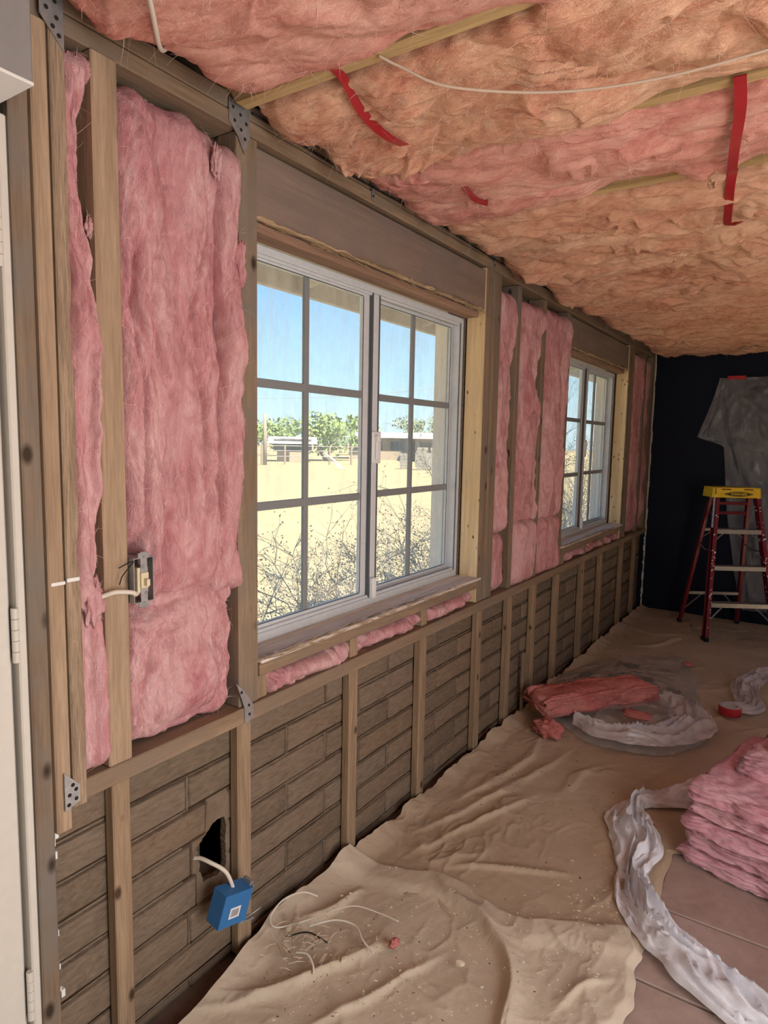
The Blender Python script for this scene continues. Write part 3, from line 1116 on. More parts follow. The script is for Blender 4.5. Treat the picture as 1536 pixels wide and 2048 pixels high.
def ceil_batt(label, y0, y1, seed, nx, ny, mat, x0=.06, belly=.06, amp=.028, cov0=None, cov1=None, fibres=150, top=None, thin=None, freq=(3.6, 10.0)):
    """one bay of ceiling insulation; y0, y1 are the joist centres on each side"""
    nx, ny = int(nx * .8), int(ny * .82)
    xs = np.concatenate([np.linspace(0, 1, int(nx * .8)) * 1.45 + x0, np.linspace(1.54, XR - .02, int(nx * .2))])
    t = np.linspace(0, 1, ny)
    Xg, T = np.meshgrid(xs, t, indexing='ij')
    S = np.arange(len(xs))[:, None] / 1.0
    c0 = (cov0(Xg) if cov0 else .022 + .018 * gn(Xg * 5, .5, seed)) + .008 * gn(Xg * 21, .7, seed + 1)
    c1 = (cov1(Xg) if cov1 else .022 + .018 * gn(Xg * 5, 9.5, seed + 2)) + .008 * gn(Xg * 21, 5.7, seed + 3)
    ya, yb = y0 + .02 - c0, y1 - .02 + c1
    Y = ya + (yb - ya) * T
    rag = x0 + .035 * gn(T * 3, seed * .3, seed + 4) + .022 * gn(T * 10, seed * .7, seed + 5) + .012 * gn(T * 31, seed * .9, seed + 25)
    k = np.clip((1.5 - Xg) / 1.4, 0, 1)
    Xr = Xg + (rag - x0) * k
    p = np.clip(np.sin(pi * T), 0, 1) ** .45
    e = np.clip((Xr - rag) / .12, 0, 1)
    e = (1 - (1 - e) ** 2) ** .5
    wx = Xr + .06 * gn(Xr * 4, Y * 4, seed + 6) + .02 * gn(Xr * 13, Y * 13, seed + 16)
    wy = Y + .05 * gn(Xr * 4, Y * 4, seed + 7) + .016 * gn(Xr * 13, Y * 13, seed + 17)
    d = amp * 1.9 * (bil(wx * freq[0], wy * freq[1], seed + 8, 1) - .22)
    d = d + amp * .9 * gn(wx * 2.2, wy * 5.0, seed + 18)
    msk = .35 + 1.1 * sst(-.3, .4, gn(wx * 2.6, wy * 3.5, seed + 21))
    d = d + amp * .60 * (bil(wx * freq[0] * 1.7, wy * freq[1] * 2.2, seed + 9, 2, .5) - .30) * msk
    # torn flakes: sharp one-sided steps along the batt
    sh = (gn(wx * freq[0] * .8, wy * freq[1] * .8, seed + 10) * 2.6 + wy * 6)
    saw = sh - np.floor(sh)
    d = d + amp * .75 * np.where(saw < .85, (saw / .85) ** 1.7, (1 - saw) / .15) * sst(-.15, .25, gn(wx * 3, wy * 5, seed + 12))
    d = d + amp * .06 * fbm(wx * 40, wy * 90, seed + 11, 3)
    zt = 2.316 if top is None else top
    th = 0.0
    if thin is not None:
        for a_, b_ in thin:
            th = th + sst(a_ - .06, a_ + .05, Xr) * (1 - sst(b_ - .05, b_ + .06, Xr))
        th = th * sst(.45, .93, T)
    Z = zt - (belly * p + d * (.30 + .70 * p)) * (.15 + .85 * e) * (1 - .62 * th) + (1 - e) * .02 + .016 * th
    # the two long edges and the wall end tuck up between the joists
    G = np.stack([Xr, Y, Z], -1)
    up = np.array([0, 0, .05])
    G = np.concatenate([(G[:, :1] + up), G, (G[:, -1:] + up)], 1)
    G = np.concatenate([(G[:1] + up), G], 0)
    o = grid('ceiling_batt', G, M[mat], None, True, False, False)
    tag(o, label, 'insulation', 'insulation batts between the ceiling joists')
    if fibres:
        N = normals(G, 1)
        N[N[..., 2] > 0] *= -1
        sel = (G[..., 0] < 1.4) & (G[..., 2] < zt)
        wisps(o, G[sel], N[sel], fibres * 3, .012, .045, M[mat], (0, 0, -.1))
    return o


def vis(*rng):
    """joist left bare over the given x ranges"""
    def f(x):
        c = .024 + .014 * gn(x * 5, .5, 77)
        for a, b in rng:
            c = c - .034 * sst(a - .05, a + .04, x) * (1 - sst(b - .04, b + .05, x))
        return c
    return f


j0 = JY.index(1.24) if 1.24 in JY else 7
Jn = lambda k: JY[7 + k]
ceil_batt('smooth pink ceiling batt nearest the camera, above the door end', Jn(-2), Jn(-1), 41, 300, 110, 'ins_ceil_p', .06, .035, .016, fibres=100)
ceil_batt('smooth pink ceiling batt in the top left, its ragged edge hanging over the plate', Jn(-1), Jn(0), 42, 460, 190, 'ins_ceil_p', .075, .045, .014, None, vis((-.2, .80)), 200, freq=(3.5, 7))
ceil_batt('peach ceiling batt behind the first bare joist, crossed by the white cable', Jn(0), Jn(1), 43, 560, 230, 'ins_ceil', .055, .035, .026, vis((-.2, .80)), vis((.86, 1.6)), 420, thin=[(.88, 1.7)])
ceil_batt('pinker ceiling batt under the right-hand red strap', Jn(1), Jn(2), 44, 500, 190, 'ins_ceil_p', .05, .035, .018, vis((.86, 1.6)), vis((.62, .92), (1.02, 1.6)), 260, freq=(4, 8), thin=[(.66, .90), (1.05, 1.7)])
ceil_batt('peach ceiling batt where the red strap ends', Jn(2), Jn(3), 45, 460, 170, 'ins_ceil', .05, .035, .026, vis((.62, .92), (1.02, 1.6)), None, 300)
ORD = ['fifth', 'sixth', 'seventh', 'eighth', 'ninth']
for i in range(3, 9):
    ceil_batt('crumpled ceiling batt, %s from the far dark wall' % ['sixth', 'fifth', 'fourth', 'third', 'second', 'first'][i - 3], Jn(i), Jn(i + 1), 43 + i * 3, [400, 360, 320, 300, 280, 260][i - 3],
              [140, 120, 100, 90, 80, 70][i - 3], 'ins_ceil', .05 + .01 * (i % 3), .035, .031, None, None, [220, 200, 160, 140, 120, 120][i - 3])
ceil_batt('crumpled ceiling batt against the far dark wall', Jn(9), YF + .01, 90, 240, 60, 'ins_ceil', .05, .03, .022, None, lambda x: .018 + 0 * x, 100)
# ------------------------------------------------------------------ ceiling straps and cables
def strap(name, pts, wdir, wid, mat, label, cat, n=10, twist=None):
    P_ = crom(pts, n)
    G = []
    for i, p in enumerate(P_):
        a = twist(i / (len(P_) - 1)) if twist else 0
        wv = Vector(wdir) * cos(a) + Vector((0, 0, 1)) * sin(a)
        th = Vector((0, 0, .0012))
        G.append([p - wv * wid / 2 - th, p + wv * wid / 2 - th, p + wv * wid / 2 + th, p - wv * wid / 2 + th])
    o = grid(name, np.array(G), M[mat], None, False, True)
    return tag(o, label, cat)


strap('strap', [(.335, 1.218, 2.320), (.335, 1.262, 2.316), (.325, 1.34, 2.285), (.325, 1.43, 2.268), (.33, 1.53, 2.272), (.335, 1.64, 2.305), (.335, 1.735, 2.318), (.335, 1.79, 2.312), (.33, 1.88, 2.282),
                (.325, 1.97, 2.270), (.325, 2.06, 2.285), (.33, 2.20, 2.312), (.33, 2.26, 2.318)], (1, 0, 0), .020, 'red', 'long red strap holding up the ceiling batts near the window', 'strap', 10,
      lambda t: .6 * sin(t * 9))
strap('strap', [(1.09, 1.715, 2.318), (1.085, 1.80, 2.280), (1.06, 1.95, 2.252), (1.04, 2.10, 2.256), (1.03, 2.20, 2.285), (1.025, 2.245, 2.310), (1.015, 2.29, 2.285), (1.0, 2.40, 2.255),
                (.985, 2.52, 2.248), (.985, 2.58, 2.252), (1.01, 2.60, 2.265)], (1, 0, 0), .026, 'red', 'short red strap hanging at the right under the pinker ceiling batt', 'strap', 10, lambda t: .25 * sin(t * 6))
mb = MB()
mb.tube(crom([(.45, 1.235, 2.318), (.485, 1.262, 2.300), (.575, 1.325, 2.262), (.76, 1.44, 2.252), (.95, 1.50, 2.252), (1.15, 1.525, 2.262), (1.4, 1.55, 2.29)], 12), .0031, 8)
tag(mb.build('cable', M['cable_tan'], None, True), 'thin white cable running across the peach ceiling batt', 'cable')
mb = MB()
mb.tube(crom([(.33, .73, 2.262), (.245, .815, 2.258), (.15, .905, 2.268), (.105, .955, 2.30), (.10, .97, 2.33)], 8), .005, 8)
tag(mb.build('cable', M['cable'], None, True), 'short pale cable over the smooth pink batt at top left', 'cable')
mb = MB()
P_ = crom([(.012, 1.30, 2.335), (.012, 1.7, 2.325), (.012, 2.3, 2.333), (.012, 2.84, 2.322), (.012, 3.6, 2.33)], 10)
mb.tube(P_, .003, 6)
tag(mb.build('cable', M['black'], None, True), 'thin dark cable stapled along the top plate over the first window', 'cable')


def fluff(label, c, r, seed, mat, group='loose tufts of insulation', sx_=(1, 1, 1), n=26, rg=.4):
    th = np.linspace(0, pi, n)
    ph = np.linspace(0, 2 * pi, n * 2)
    TH, PH = np.meshgrid(th, ph, indexing='ij')
    rr = r * (1 + rg * fbm(TH * 1.6 + seed, np.sin(PH) * 1.7 + np.cos(PH) * 1.3, seed, 3) + .15 * gn(TH * 9, np.sin(PH) * 7 + seed, seed + 3))
    G = np.stack([c[0] + rr * sx_[0] * np.sin(TH) * np.cos(PH), c[1] + rr * sx_[1] * np.sin(TH) * np.sin(PH), c[2] + rr * sx_[2] * np.cos(TH)], -1)
    o = grid('insulation_tuft', G, M[mat], None, True)
    tag(o, label, 'insulation', group)
    N = normals(G, 1)
    wisps(o, G.reshape(-1, 3), N.reshape(-1, 3), 24, .01, .03, M[mat])
    return o


fluff('pale tuft hanging beside the right-hand red strap', (.985, 2.17, 2.292), .03, 3, 'ins_ceil', sx_=(.7, .8, 1.3))
fluff('pink tuft clinging to the single pine stud near its top', (-.004, .842, 1.93), .015, 5, 'ins_wall', sx_=(.6, .7, 1.3))
fluff('pink tuft poking over the top of the single pine stud', (-.004, .825, 2.232), .028, 6, 'ins_wall', sx_=(.6, 1.4, .7))
fluff('pale tuft hanging at the top of the strip by the first window post', (.02, 1.17, 2.17), .026, 7, 'ins_wall', sx_=(.5, .5, 1.4))
fluff('tuft sticking out of the far ceiling by the dark wall', (.78, 5.9, 2.27), .04, 8, 'ins_ceil', sx_=(1.6, .7, .6))
fluff('pink tuft on the strip at the right side of the first window post', (-.002, 1.262, 1.95), .034, 9, 'ins_wall', sx_=(.5, .6, 1.9))
fluff('pink flap of insulation folded around the stud beside the switch box', (.004, .822, 1.135), .034, 10, 'ins_wall', sx_=(.5, .7, 1.5))

# ------------------------------------------------------------------ switch box on the stud
sb = empty('switch_box', (.014, .934, 1.12))
tag(sb, 'open steel switch box with ivory toggle, fixed to the single pine stud', 'switch box')


def part(name, boxes, mat, root, c=.001):
    mb = MB()
    for b in boxes:
        mb.cbox(*b, c=c)
    o = mb.build(name, mat, None)
    o.parent = root
    return o


part('box', [(-.055, .014, -.027, -.0245, 0, .105), (-.055, .014, .0245, .027, 0, .105), (-.055, .014, -.0245, .0245, 0, .0025), (-.055, .014, -.0245, .0245, .1025, .105), (-.055, -.052, -.0245, .0245, .0025, .1025)], M['galv'], sb, .0006)
part('yoke', [(.012, .0145, -.009, .009, -.012, .118), (.012, .0147, -.015, .015, -.010, .002), (.012, .0147, -.015, .015, .104, .116)], M['galv'], sb, .0006)
part('box_shade_panel', [(-.040, -.034, -.0245, .0245, .0025, .1025)], M['black'], sb, .0004)  # black panel added as the shade inside the box, also hides the batt
part('switch_body', [(-.030, .012, -.016, .012, .024, .082)], M['ivory'], sb)
tg = part('toggle', [(.012, .018, -.010, .010, .034, .070), (.016, .030, -.004, .005, .040, .056)], M['ivory'], sb)
for zz_, yy_ in ((-.002, 0), (.022, .004), (.084, -.003), (.106, 0)):
    mb = MB()
    mb.lathe([(0, .002), (.0035, .0015), (.0038, 0)], 10, Matrix.Translation((.0146, yy_, zz_)) @ rot('Y', pi / 2))
    o = mb.build('screw', M['steel_grey'], None)
    o.parent = sb
mb = MB()
mb.tube(crom([(.015, -.028, .098), (.018, -.045, .085), (.016, -.058, .07), (.014, -.064, .052)], 6), .0014, 6)
mb.tube(crom([(.015, -.028, .10), (.018, -.045, .098), (.016, -.066, .09)], 6), .0014, 6)
o = mb.build('wire', M['black'], None, True)
o.parent = sb
mb = MB()
mb.tube(crom([(.0, -.0, .03), (.01, -.02, .022), (.018, -.035, .03), (.017, -.075, .038), (.0, -.10, .03)], 8), .0055, 8)
o = mb.build('cable', M['cable'], None, True)
o.parent = sb

# ------------------------------------------------------------------ blue outlet box hanging from the hole
ob = empty('outlet_box', (.05, 1.172, .236))
ob.rotation_euler = (radians(-14), radians(6), radians(-6))
tag(ob, 'blue plastic outlet box dangling from its cable by the broken hole', 'outlet box')
part('box', [(-.026, -.0235, -.05, .045, -.046, .046), (.0235, .026, -.05, .045, -.046, .046), (-.0235, .0235, -.05, .045, -.046, -.0435), (-.0235, .0235, -.05, .045, .0435, .046), (-.0235, .0235, -.05, -.0475, -.0435, .0435)], M['blue'], ob, .0006)
lb_ = part('barcode_label', [(.026, .0266, -.022, .014, -.024, .006)], M['label_w'], ob, .0001)
mb = MB()
yb_ = -.017
random.seed(4)
while yb_ < .008:
    wv_ = random.choice((.0008, .0012, .002))
    mb.box(.0266, .0269, yb_, yb_ + wv_, -.019, .001)
    yb_ += wv_ + random.choice((.0008, .0012, .0016))
o = mb.build('barcode', M['ink'], None)
o.parent = lb_
part('receptacle', [(-.016, .016, .02, .052, -.034, .034)], M['steel_grey'], ob)
part('bracket', [(.018, .022, .030, .062, -.058, -.044), (-.006, .022, .046, .050, -.052, .052), (.012, .03, .045, .075, -.05, -.045), (-.016, .016, .040, .050, .044, .058)], M['galv'], ob, .0006)
mb = MB()
mb.tube([(.02, .03, -.05), (.03, .075, -.028), (.034, .088, -.018)], .0018, 6)
o = mb.build('nail', M['galv'], None, True)
o.parent = ob
mb = MB()
mb.tube(crom([(-.10, 1.08, .30), (-.06, 1.115, .345), (-.03, 1.128, .362), (.01, 1.14, .356), (.04, 1.163, .33), (.05, 1.178, .285), (.05, 1.18, .262)], 8), .0055, 10)
tag(mb.build('cable', M['cable'], None, True), 'white cable arching out of the broken block hole to the blue box', 'cable')


# ------------------------------------------------------------------ drop cloths
def ridge(X, Y, pts, wd, h):
    """a soft fold along a polyline that thins out at both ends, steeper on one side"""
    pts = [tuple(p)[:2] for p in crom([Vector((a, b, 0)) for a, b in pts], 6)]
    L = [0.0]
    for p, q in zip(pts[:-1], pts[1:]):
        L.append(L[-1] + math.hypot(q[0] - p[0], q[1] - p[1]))
    d = np.full(X.shape, 9.0)
    sd = np.zeros(X.shape)
    al = np.zeros(X.shape)
    wob = .012 * gn(X * 6, Y * 6, 99)
    for k, ((ax, ay), (bx_, by_)) in enumerate(zip(pts[:-1], pts[1:])):
        dx, dy = bx_ - ax, by_ - ay
        t = np.clip(((X - ax) * dx + (Y - ay) * dy) / (dx * dx + dy * dy), 0, 1)
        e = np.hypot(X - ax - t * dx, Y - ay - t * dy)
        m_ = e < d
        d = np.where(m_, e, d)
        sd = np.where(m_, np.sign(dx * (Y - ay) - dy * (X - ax)), sd)
        al = np.where(m_, (L[k] + t * (L[k + 1] - L[k])) / L[-1], al)
    tap = np.sin(pi * np.clip(al, 0, 1)) ** .8
    x = np.maximum(np.abs(d * sd + wob) / (wd * np.where(sd > 0, 1.7, .7)), 0)
    return h * tap * np.exp(-x ** 1.5)


def cloth_height(X, Y, seed, s=1.0):
    wx = X + .10 * gn(X * 2.2, Y * 2.2, seed) + .03 * gn(X * 7, Y * 7, seed + 1)
    wy = Y + .10 * gn(X * 2.2, Y * 2.2, seed + 2) + .03 * gn(X * 7, Y * 7, seed + 3)
    a = (1 - np.abs(gn(wx * 3.2, wy * 2.0, seed + 4))) ** 7 * .010 * sst(-.25, .35, gn(X * 1.3, Y * 1.0, seed + 11))
    b = (1 - np.abs(gn(wx * 8 + wy * 3, wy * 5, seed + 5))) ** 9 * .005 * sst(-.1, .4, gn(X * 2.1, Y * 1.6, seed + 12))
    c = (1 - np.abs(gn(wx * 18, wy * 14 + wx * 5, seed + 6))) ** 7 * .0030 * sst(-.1, .5, gn(X * 3.1, Y * 2.6, seed + 13))
    d = .010 * (.5 + .5 * gn(X * 1.6, Y * 1.4, seed + 7))
    e = .0008 * fbm(wx * 30, wy * 30, seed + 8, 2)
    return s * (a + b + c + d + e)


def wall_rise(X, Y, seed, h=.05, w_=.10):
    """the cloth climbs a little where it is bunched against the wall"""
    k = np.clip(1 - X / w_, 0, 1)
    return k ** 1.5 * h * (.6 + .6 * gn(Y * 4, .3, seed) + .3 * gn(Y * 14, .6, seed + 1))


# far canvas
n1, n2 = 250, 390
u = np.linspace(0, 1, n1)
yv = 1.72 + (YF - .03 - 1.72) * np.linspace(0, 1, n2) ** 1.25
U, Y = np.meshgrid(u, yv, indexing='ij')
right = .965 + .02 * gn(Y * 5, .4, 3) + 1.70 * sst(2.50, 2.72, Y)
left = .008 + .012 * np.abs(gn(Y * 6, .9, 4)) + .006 * gn(Y * 25, .9, 4)
X = left + (right - left) * U ** 1.35
Yw = Y + .02 * gn(X * 7, 3.3, 9) * (Y < 1.8)
Hh = cloth_height(X, Y, 21) + wall_rise(X, Y, 25, .045, .09)
Hh += ridge(X, Y, [(.30, 1.93), (.42, 2.02), (.56, 2.10), (.72, 2.16)], .012, .014)
Hh += ridge(X, Y, [(.10, 2.0), (.22, 2.35), (.33, 2.75), (.40, 3.1)], .018, .014)
Hh += ridge(X, Y, [(.16, 1.9), (.30, 2.3), (.45, 2.7)], .014, .012)
Hh += ridge(X, Y, [(.14, 2.3), (.24, 2.8), (.22, 3.2)], .018, .016)
Hh += ridge(X, Y, [(.50, 2.6), (.52, 2.9), (.63, 3.1)], .014, .010)
Hh += ridge(X, Y, [(.62, 4.3), (.9, 4.4), (1.2, 4.9)], .02, .014)
Hh += ridge(X, Y, [(.25, 5.0), (.4, 5.15), (.5, 5.5)], .02, .02)
Hh += ridge(X, Y, [(.78, 2.0), (.86, 2.25), (.83, 2.5)], .012, .014)
Z = .006 + np.clip(Hh, 0, 1)
edge = np.minimum(U * 12, 1) * 0 + np.clip((1 - U) * 60, 0, 1)
Z = Z * (.25 + .75 * edge)
o = grid('drop_cloth', np.stack([X, Yw, Z], -1), M['canvas_a'], None, True, False, False)
tag(o, 'large tan canvas drop cloth covering the floor up to the dark wall', 'drop cloth')

# near, paler canvas lying over the first
n1, n2 = 250, 270
U, V = np.meshgrid(np.linspace(0, 1, n1), np.linspace(0, 1, n2), indexing='ij')
# far edge as a polyline in x -> y
ex = np.array([0, .10, .22, .30, .42, .56, .66, .80, .94, 1.1])
ey = np.array([1.80, 1.82, 1.85, 1.90, 1.895, 1.85, 1.865, 1.95, 2.0, 2.0])
right = lambda y: .975 + .022 * gn(y * 5.5, .2, 31) + .012 * gn(y * 15, .7, 32) - .05 * sst(1.88, 2.0, y)
left = lambda y: .008 + .055 * sst(1.45, .95, y) + .008 * gn(y * 9, .4, 33)
Xa = .02 + .95 * U
yfar = np.interp(Xa, ex, ey) + .012 * gn(Xa * 9, .3, 34)
Y = -.2 + (yfar + .2) * V ** .72
X = left(Y) + (right(Y) - left(Y)) * U
Hh = cloth_height(X, Y, 35, .8) + wall_rise(X, Y, 38, .055, .12)
Hh += ridge(X, Y, [(.24, 1.88), (.31, 1.86), (.42, 1.80), (.55, 1.745), (.64, 1.68), (.70, 1.58), (.74, 1.46), (.77, 1.2)], .020, .034)
Hh += ridge(X, Y, [(.05, 1.02), (.20, 1.22), (.30, 1.42), (.36, 1.55)], .016, .020)
Hh += ridge(X, Y, [(.30, 1.1), (.42, 1.35), (.50, 1.6)], .014, .014)
Hh += ridge(X, Y, [(.70, 1.86), (.80, 1.78), (.90, 1.72)], .012, .012)
Hh += ridge(X, Y, [(.82, 1.55), (.86, 1.68), (.93, 1.78)], .010, .012)
Hh += ridge(X, Y, [(.05, 1.35), (.12, 1.52), (.14, 1.68)], .016, .022)
Z = .016 + np.clip(Hh, 0, 1) + .010 * sst(.9, 1, V) * 0
edge = np.clip((1 - U) * 40, 0, 1) * np.clip((1 - V) * 60, 0, 1)
Z = Z * (.22 + .78 * edge) + np.where(V > .9, .012, 0) * sst(.9, .94, V)
o = grid('drop_cloth', np.stack([X, Y, Z], -1), M['canvas_b'], None, True, False, False)
tag(o, 'pale cream canvas drop cloth nearest the camera, lying over the tan one', 'drop cloth')

# ------------------------------------------------------------------ debris
random.seed(11)


def chips(name, label, n, mat, rng, lo, hi, flat=.3):
    mb = MB()
    for i in range(n):
        cx_, cy_, sx_, sy_ = random.choice(rng)
        x, y = random.gauss(cx_, sx_), random.gauss(cy_, sy_)
        if x < .06 or x > .93 or y < .9:
            continue
        L, W_ = random.uniform(lo, hi), random.uniform(lo, hi) * random.uniform(.2, .5)
        Mx = Matrix.Translation((x, y, .045 if y < 1.8 else .034)) @ rot('Z', random.uniform(0, 6.28)) @ rot('X', random.uniform(-.3, .3)) @ rot('Y', random.uniform(-.3, .3))
        mb.box(-L / 2, L / 2, -W_ / 2, W_ / 2, -W_ * flat, W_ * flat, Mx)
    o = mb.build(name, M[mat])
    tag(o, label, 'debris', None, 'stuff')
    return o


chips('wood_chips', 'tiny pale wood chips scattered over the near drop cloths', 420, 'chip_l', [(.55, 1.55, .2, .16), (.75, 1.75, .12, .12), (.82, 2.05, .08, .12), (.3, 1.45, .12, .12), (.45, 1.25, .15, .12)], .003, .010)
chips('dark_crumbs', 'dark crumbs scattered over the drop cloths', 130, 'chip_d', [(.45, 1.6, .2, .2), (.5, 2.5, .2, .35), (.35, 3.0, .12, .3), (.6, 4.5, .25, .5), (.3, 1.3, .15, .15)], .003, .009)


def wire(label, pts, r, mat, n=8):
    mb = MB()
    mb.tube(crom(pts, n), r, 7)
    return tag(mb.build('wire_scrap', M[mat], None, True), label, 'wire', 'wire scraps on the near drop cloth')


wire('looped pale wire scrap lying against the block wall', [(.09, 1.50, .075), (.06, 1.46, .10), (.035, 1.40, .10), (.03, 1.35, .075), (.06, 1.34, .06), (.10, 1.40, .055), (.13, 1.45, .055)], .0028, 'cable')
wire('long curved pale wire scrap in the middle of the near drop cloth', [(.13, 1.40, .055), (.19, 1.46, .065), (.25, 1.48, .060), (.30, 1.45, .055), (.345, 1.44, .045)], .0030, 'cable')
wire('thin tan wire scrap above the long curved one', [(.14, 1.48, .055), (.20, 1.54, .065), (.27, 1.57, .055), (.34, 1.58, .05)], .0020, 'cable')
wire('short bent wire scrap below the debris heap', [(.17, 1.30, .06), (.205, 1.31, .065), (.235, 1.30, .055), (.25, 1.285, .045)], .0030, 'cable')
wire('dark wire scrap in the debris heap', [(.11, 1.33, .06), (.16, 1.37, .07), (.22, 1.385, .055)], .0022, 'black')
for i, (x, y, a, L, lb) in enumerate(((.115, 1.375, .6, .030, 'pale foam chunk on the debris heap, larger one'), (.09, 1.365, 1.2, .020, 'pale foam chunk on the debris heap, smaller one'),
                                      (.13, 1.31, .2, .022, 'pale wood chunk at the wall end of the near drop cloth'), (.565, 1.545, .4, .024, 'pale wood chunk alone in the middle of the near drop cloth'),
                                      (.29, 1.37, 1.0, .02, 'small chip with a dark knot on the near drop cloth'))):
    mb = MB()
    poly = [(cos(t) * L * random.uniform(.35, .6), sin(t) * L * random.uniform(.2, .3)) for t in np.linspace(0, 2 * pi, 8)[:-1]]
    Mx = Matrix.Translation((x, y, .052 if i < 3 else .046)) @ rot('Z', a) @ rot('X', .2)
    mb.prism(poly, -.005, .007, lambda u_, v_, h: Mx @ Vector((u_, v_, h)))
    tag(mb.build('wood_chunk', M['chip_l']), lb, 'debris', 'chunks on the near drop cloth')
mb = MB()
for i in range(60):
    x, y = random.gauss(.15, .045), random.gauss(1.34, .045)
    a = random.uniform(0, 6.28)
    L = random.uniform(.015, .05)
    p0 = Vector((x, y, random.uniform(.048, .066)))
    p1 = p0 + Vector((cos(a) * L, sin(a) * L, random.uniform(-.008, .01)))
    mb.tube([p0, (p0 + p1) / 2 + Vector((0, 0, .004)), p1], [.0012, .0016, .0006], 4)
tag(mb.build('straw_litter', M['cable_tan']), 'small heap of straw and twigs on the near drop cloth by the wall', 'debris', None, 'stuff')
fluff('scrap of pink insulation lying alone on the near drop cloth', (.375, 1.50, .05), .014, 15, 'ins_roll', 'loose tufts of insulation', (1, 1.4, .7), 14)
fluff('pinkish crumb of insulation on the far drop cloth before the ladder', (.66, 4.75, .035), .028, 16, 'ins_roll', 'loose tufts of insulation', (1.2, 1, .5), 14)

# ------------------------------------------------------------------ stack of batts at the right
ST = Matrix.Translation((.975, 2.475, 0)) @ rot('Z', radians(-15))


def slab(label, x0, x1, y0, y1, z0, z1, seed, mat, Mx, nu=120, nv=90, rag=.012, amp=.012, group=None, fibres=150, freq=(6, 9), name='insulation_batt', sag=None, nw=22):
    """loose rectangular batt lying down: wrapped skin around the cross-section (y, z), running along x"""
    nu, nv = int(nu * .82), int(nv * .82)
    s = np.linspace(0, 1, nu)
    a = np.linspace(0, 2 * pi, nv + nw)[:-1]
    S, A = np.meshgrid(s, a, indexing='ij')
    ca = np.sign(np.cos(A)) * np.abs(np.cos(A)) ** .35
    sa = np.sign(np.sin(A)) * np.abs(np.sin(A)) ** .55
    end = np.clip(np.minimum(S, 1 - S) * (x1 - x0) / .05, 0, 1)
    end = (1 - (1 - end) ** 2) ** .5
    X = x0 + (x1 - x0) * S
    hz = (z1 - z0) / 2
    Y = (y0 + y1) / 2 + (y1 - y0) / 2 * ca * (.94 + .06 * end)
    Z = (z0 + z1) / 2 + hz * sa * (.30 + .70 * end)
    q = ca * (y1 - y0) / 2 + sa * hz
    k1 = bil(X * freq[0] + q * 2, A * 2.2 + seed, seed, 3) - .35
    k2 = fbm(X * 24, A * 9 + q * 10, seed + 3, 3)
    nY, nZ = ca * np.abs(ca), sa
    dd = amp * (1.7 * k1 + .35 * k2)
    Y = Y + dd * np.cos(A) * 1.3 + rag * gn(X * 8, np.round(Z, 2) * 20, seed + 4) * np.cos(A)
    Z = Z + dd * np.sin(A) * .9
    X = X + rag * (gn(Y * 9, Z * 30, seed + 5) + .6 * gn(Y * 30, Z * 60, seed + 6)) * np.where(S < .5, 1 - 2 * S, 2 * S - 1) ** 4
    if sag is not None:
        Z = Z + sag(X, Y)
    Z = np.maximum(Z, z0 - .002 if sag is None else .0)
    G = np.stack([X, Y, Z], -1)
    R_ = np.array(Mx.to_3x3())
    G = G @ R_.T + np.array(Mx.translation)
    # close the two ends
    c0, c1 = G[:1].mean(1, keepdims=True), G[-1:].mean(1, keepdims=True)
    G = np.concatenate([np.repeat(c0, G.shape[1], 1), G, np.repeat(c1, G.shape[1], 1)], 0)
    o = grid(name, G, M[mat], None, True, True, False)
    tag(o, label, 'insulation', group)
    if fibres:
        N = normals(G, 1)
        Pf, Nf = G[2:-2].reshape(-1, 3), N[2:-2].reshape(-1, 3)
        wisps(o, Pf, Nf, fibres, .008, .035, M[mat])
    return o


GST = 'pink batts stacked on the floor at the right'
lay = [('lowest pink batt of the stack on the floor tiles', 0, .0, .066), ('second pink batt from the bottom of the stack', .012, .060, .128),
       ('third pink batt from the bottom of the stack', .004, .122, .190), ('fourth pink batt from the bottom of the stack', .020, .184, .250),
       ('fifth pink batt from the bottom of the stack, its ragged end forming a step', .018, .244, .312)]
for i, (lb, dx, za, zb) in enumerate(lay):
    slab(lb, dx, 1.15, .0 + .012 * (i % 2), .62, za, zb, 51 + i * 7, 'ins_floor', ST, 220, 150, .016, .011, GST, 260)
slab('upper pink batt of the stack, set back from its front', .10, 1.15, .20, .66, .300, .37, 97, 'ins_floor', ST, 200, 130, .02, .016, GST, 220)
slab('topmost pink batt of the stack, slumped at the back', .17, 1.15, .34, .70, .36, .43, 98, 'ins_floor', ST, 180, 120, .02, .016, GST, 200)


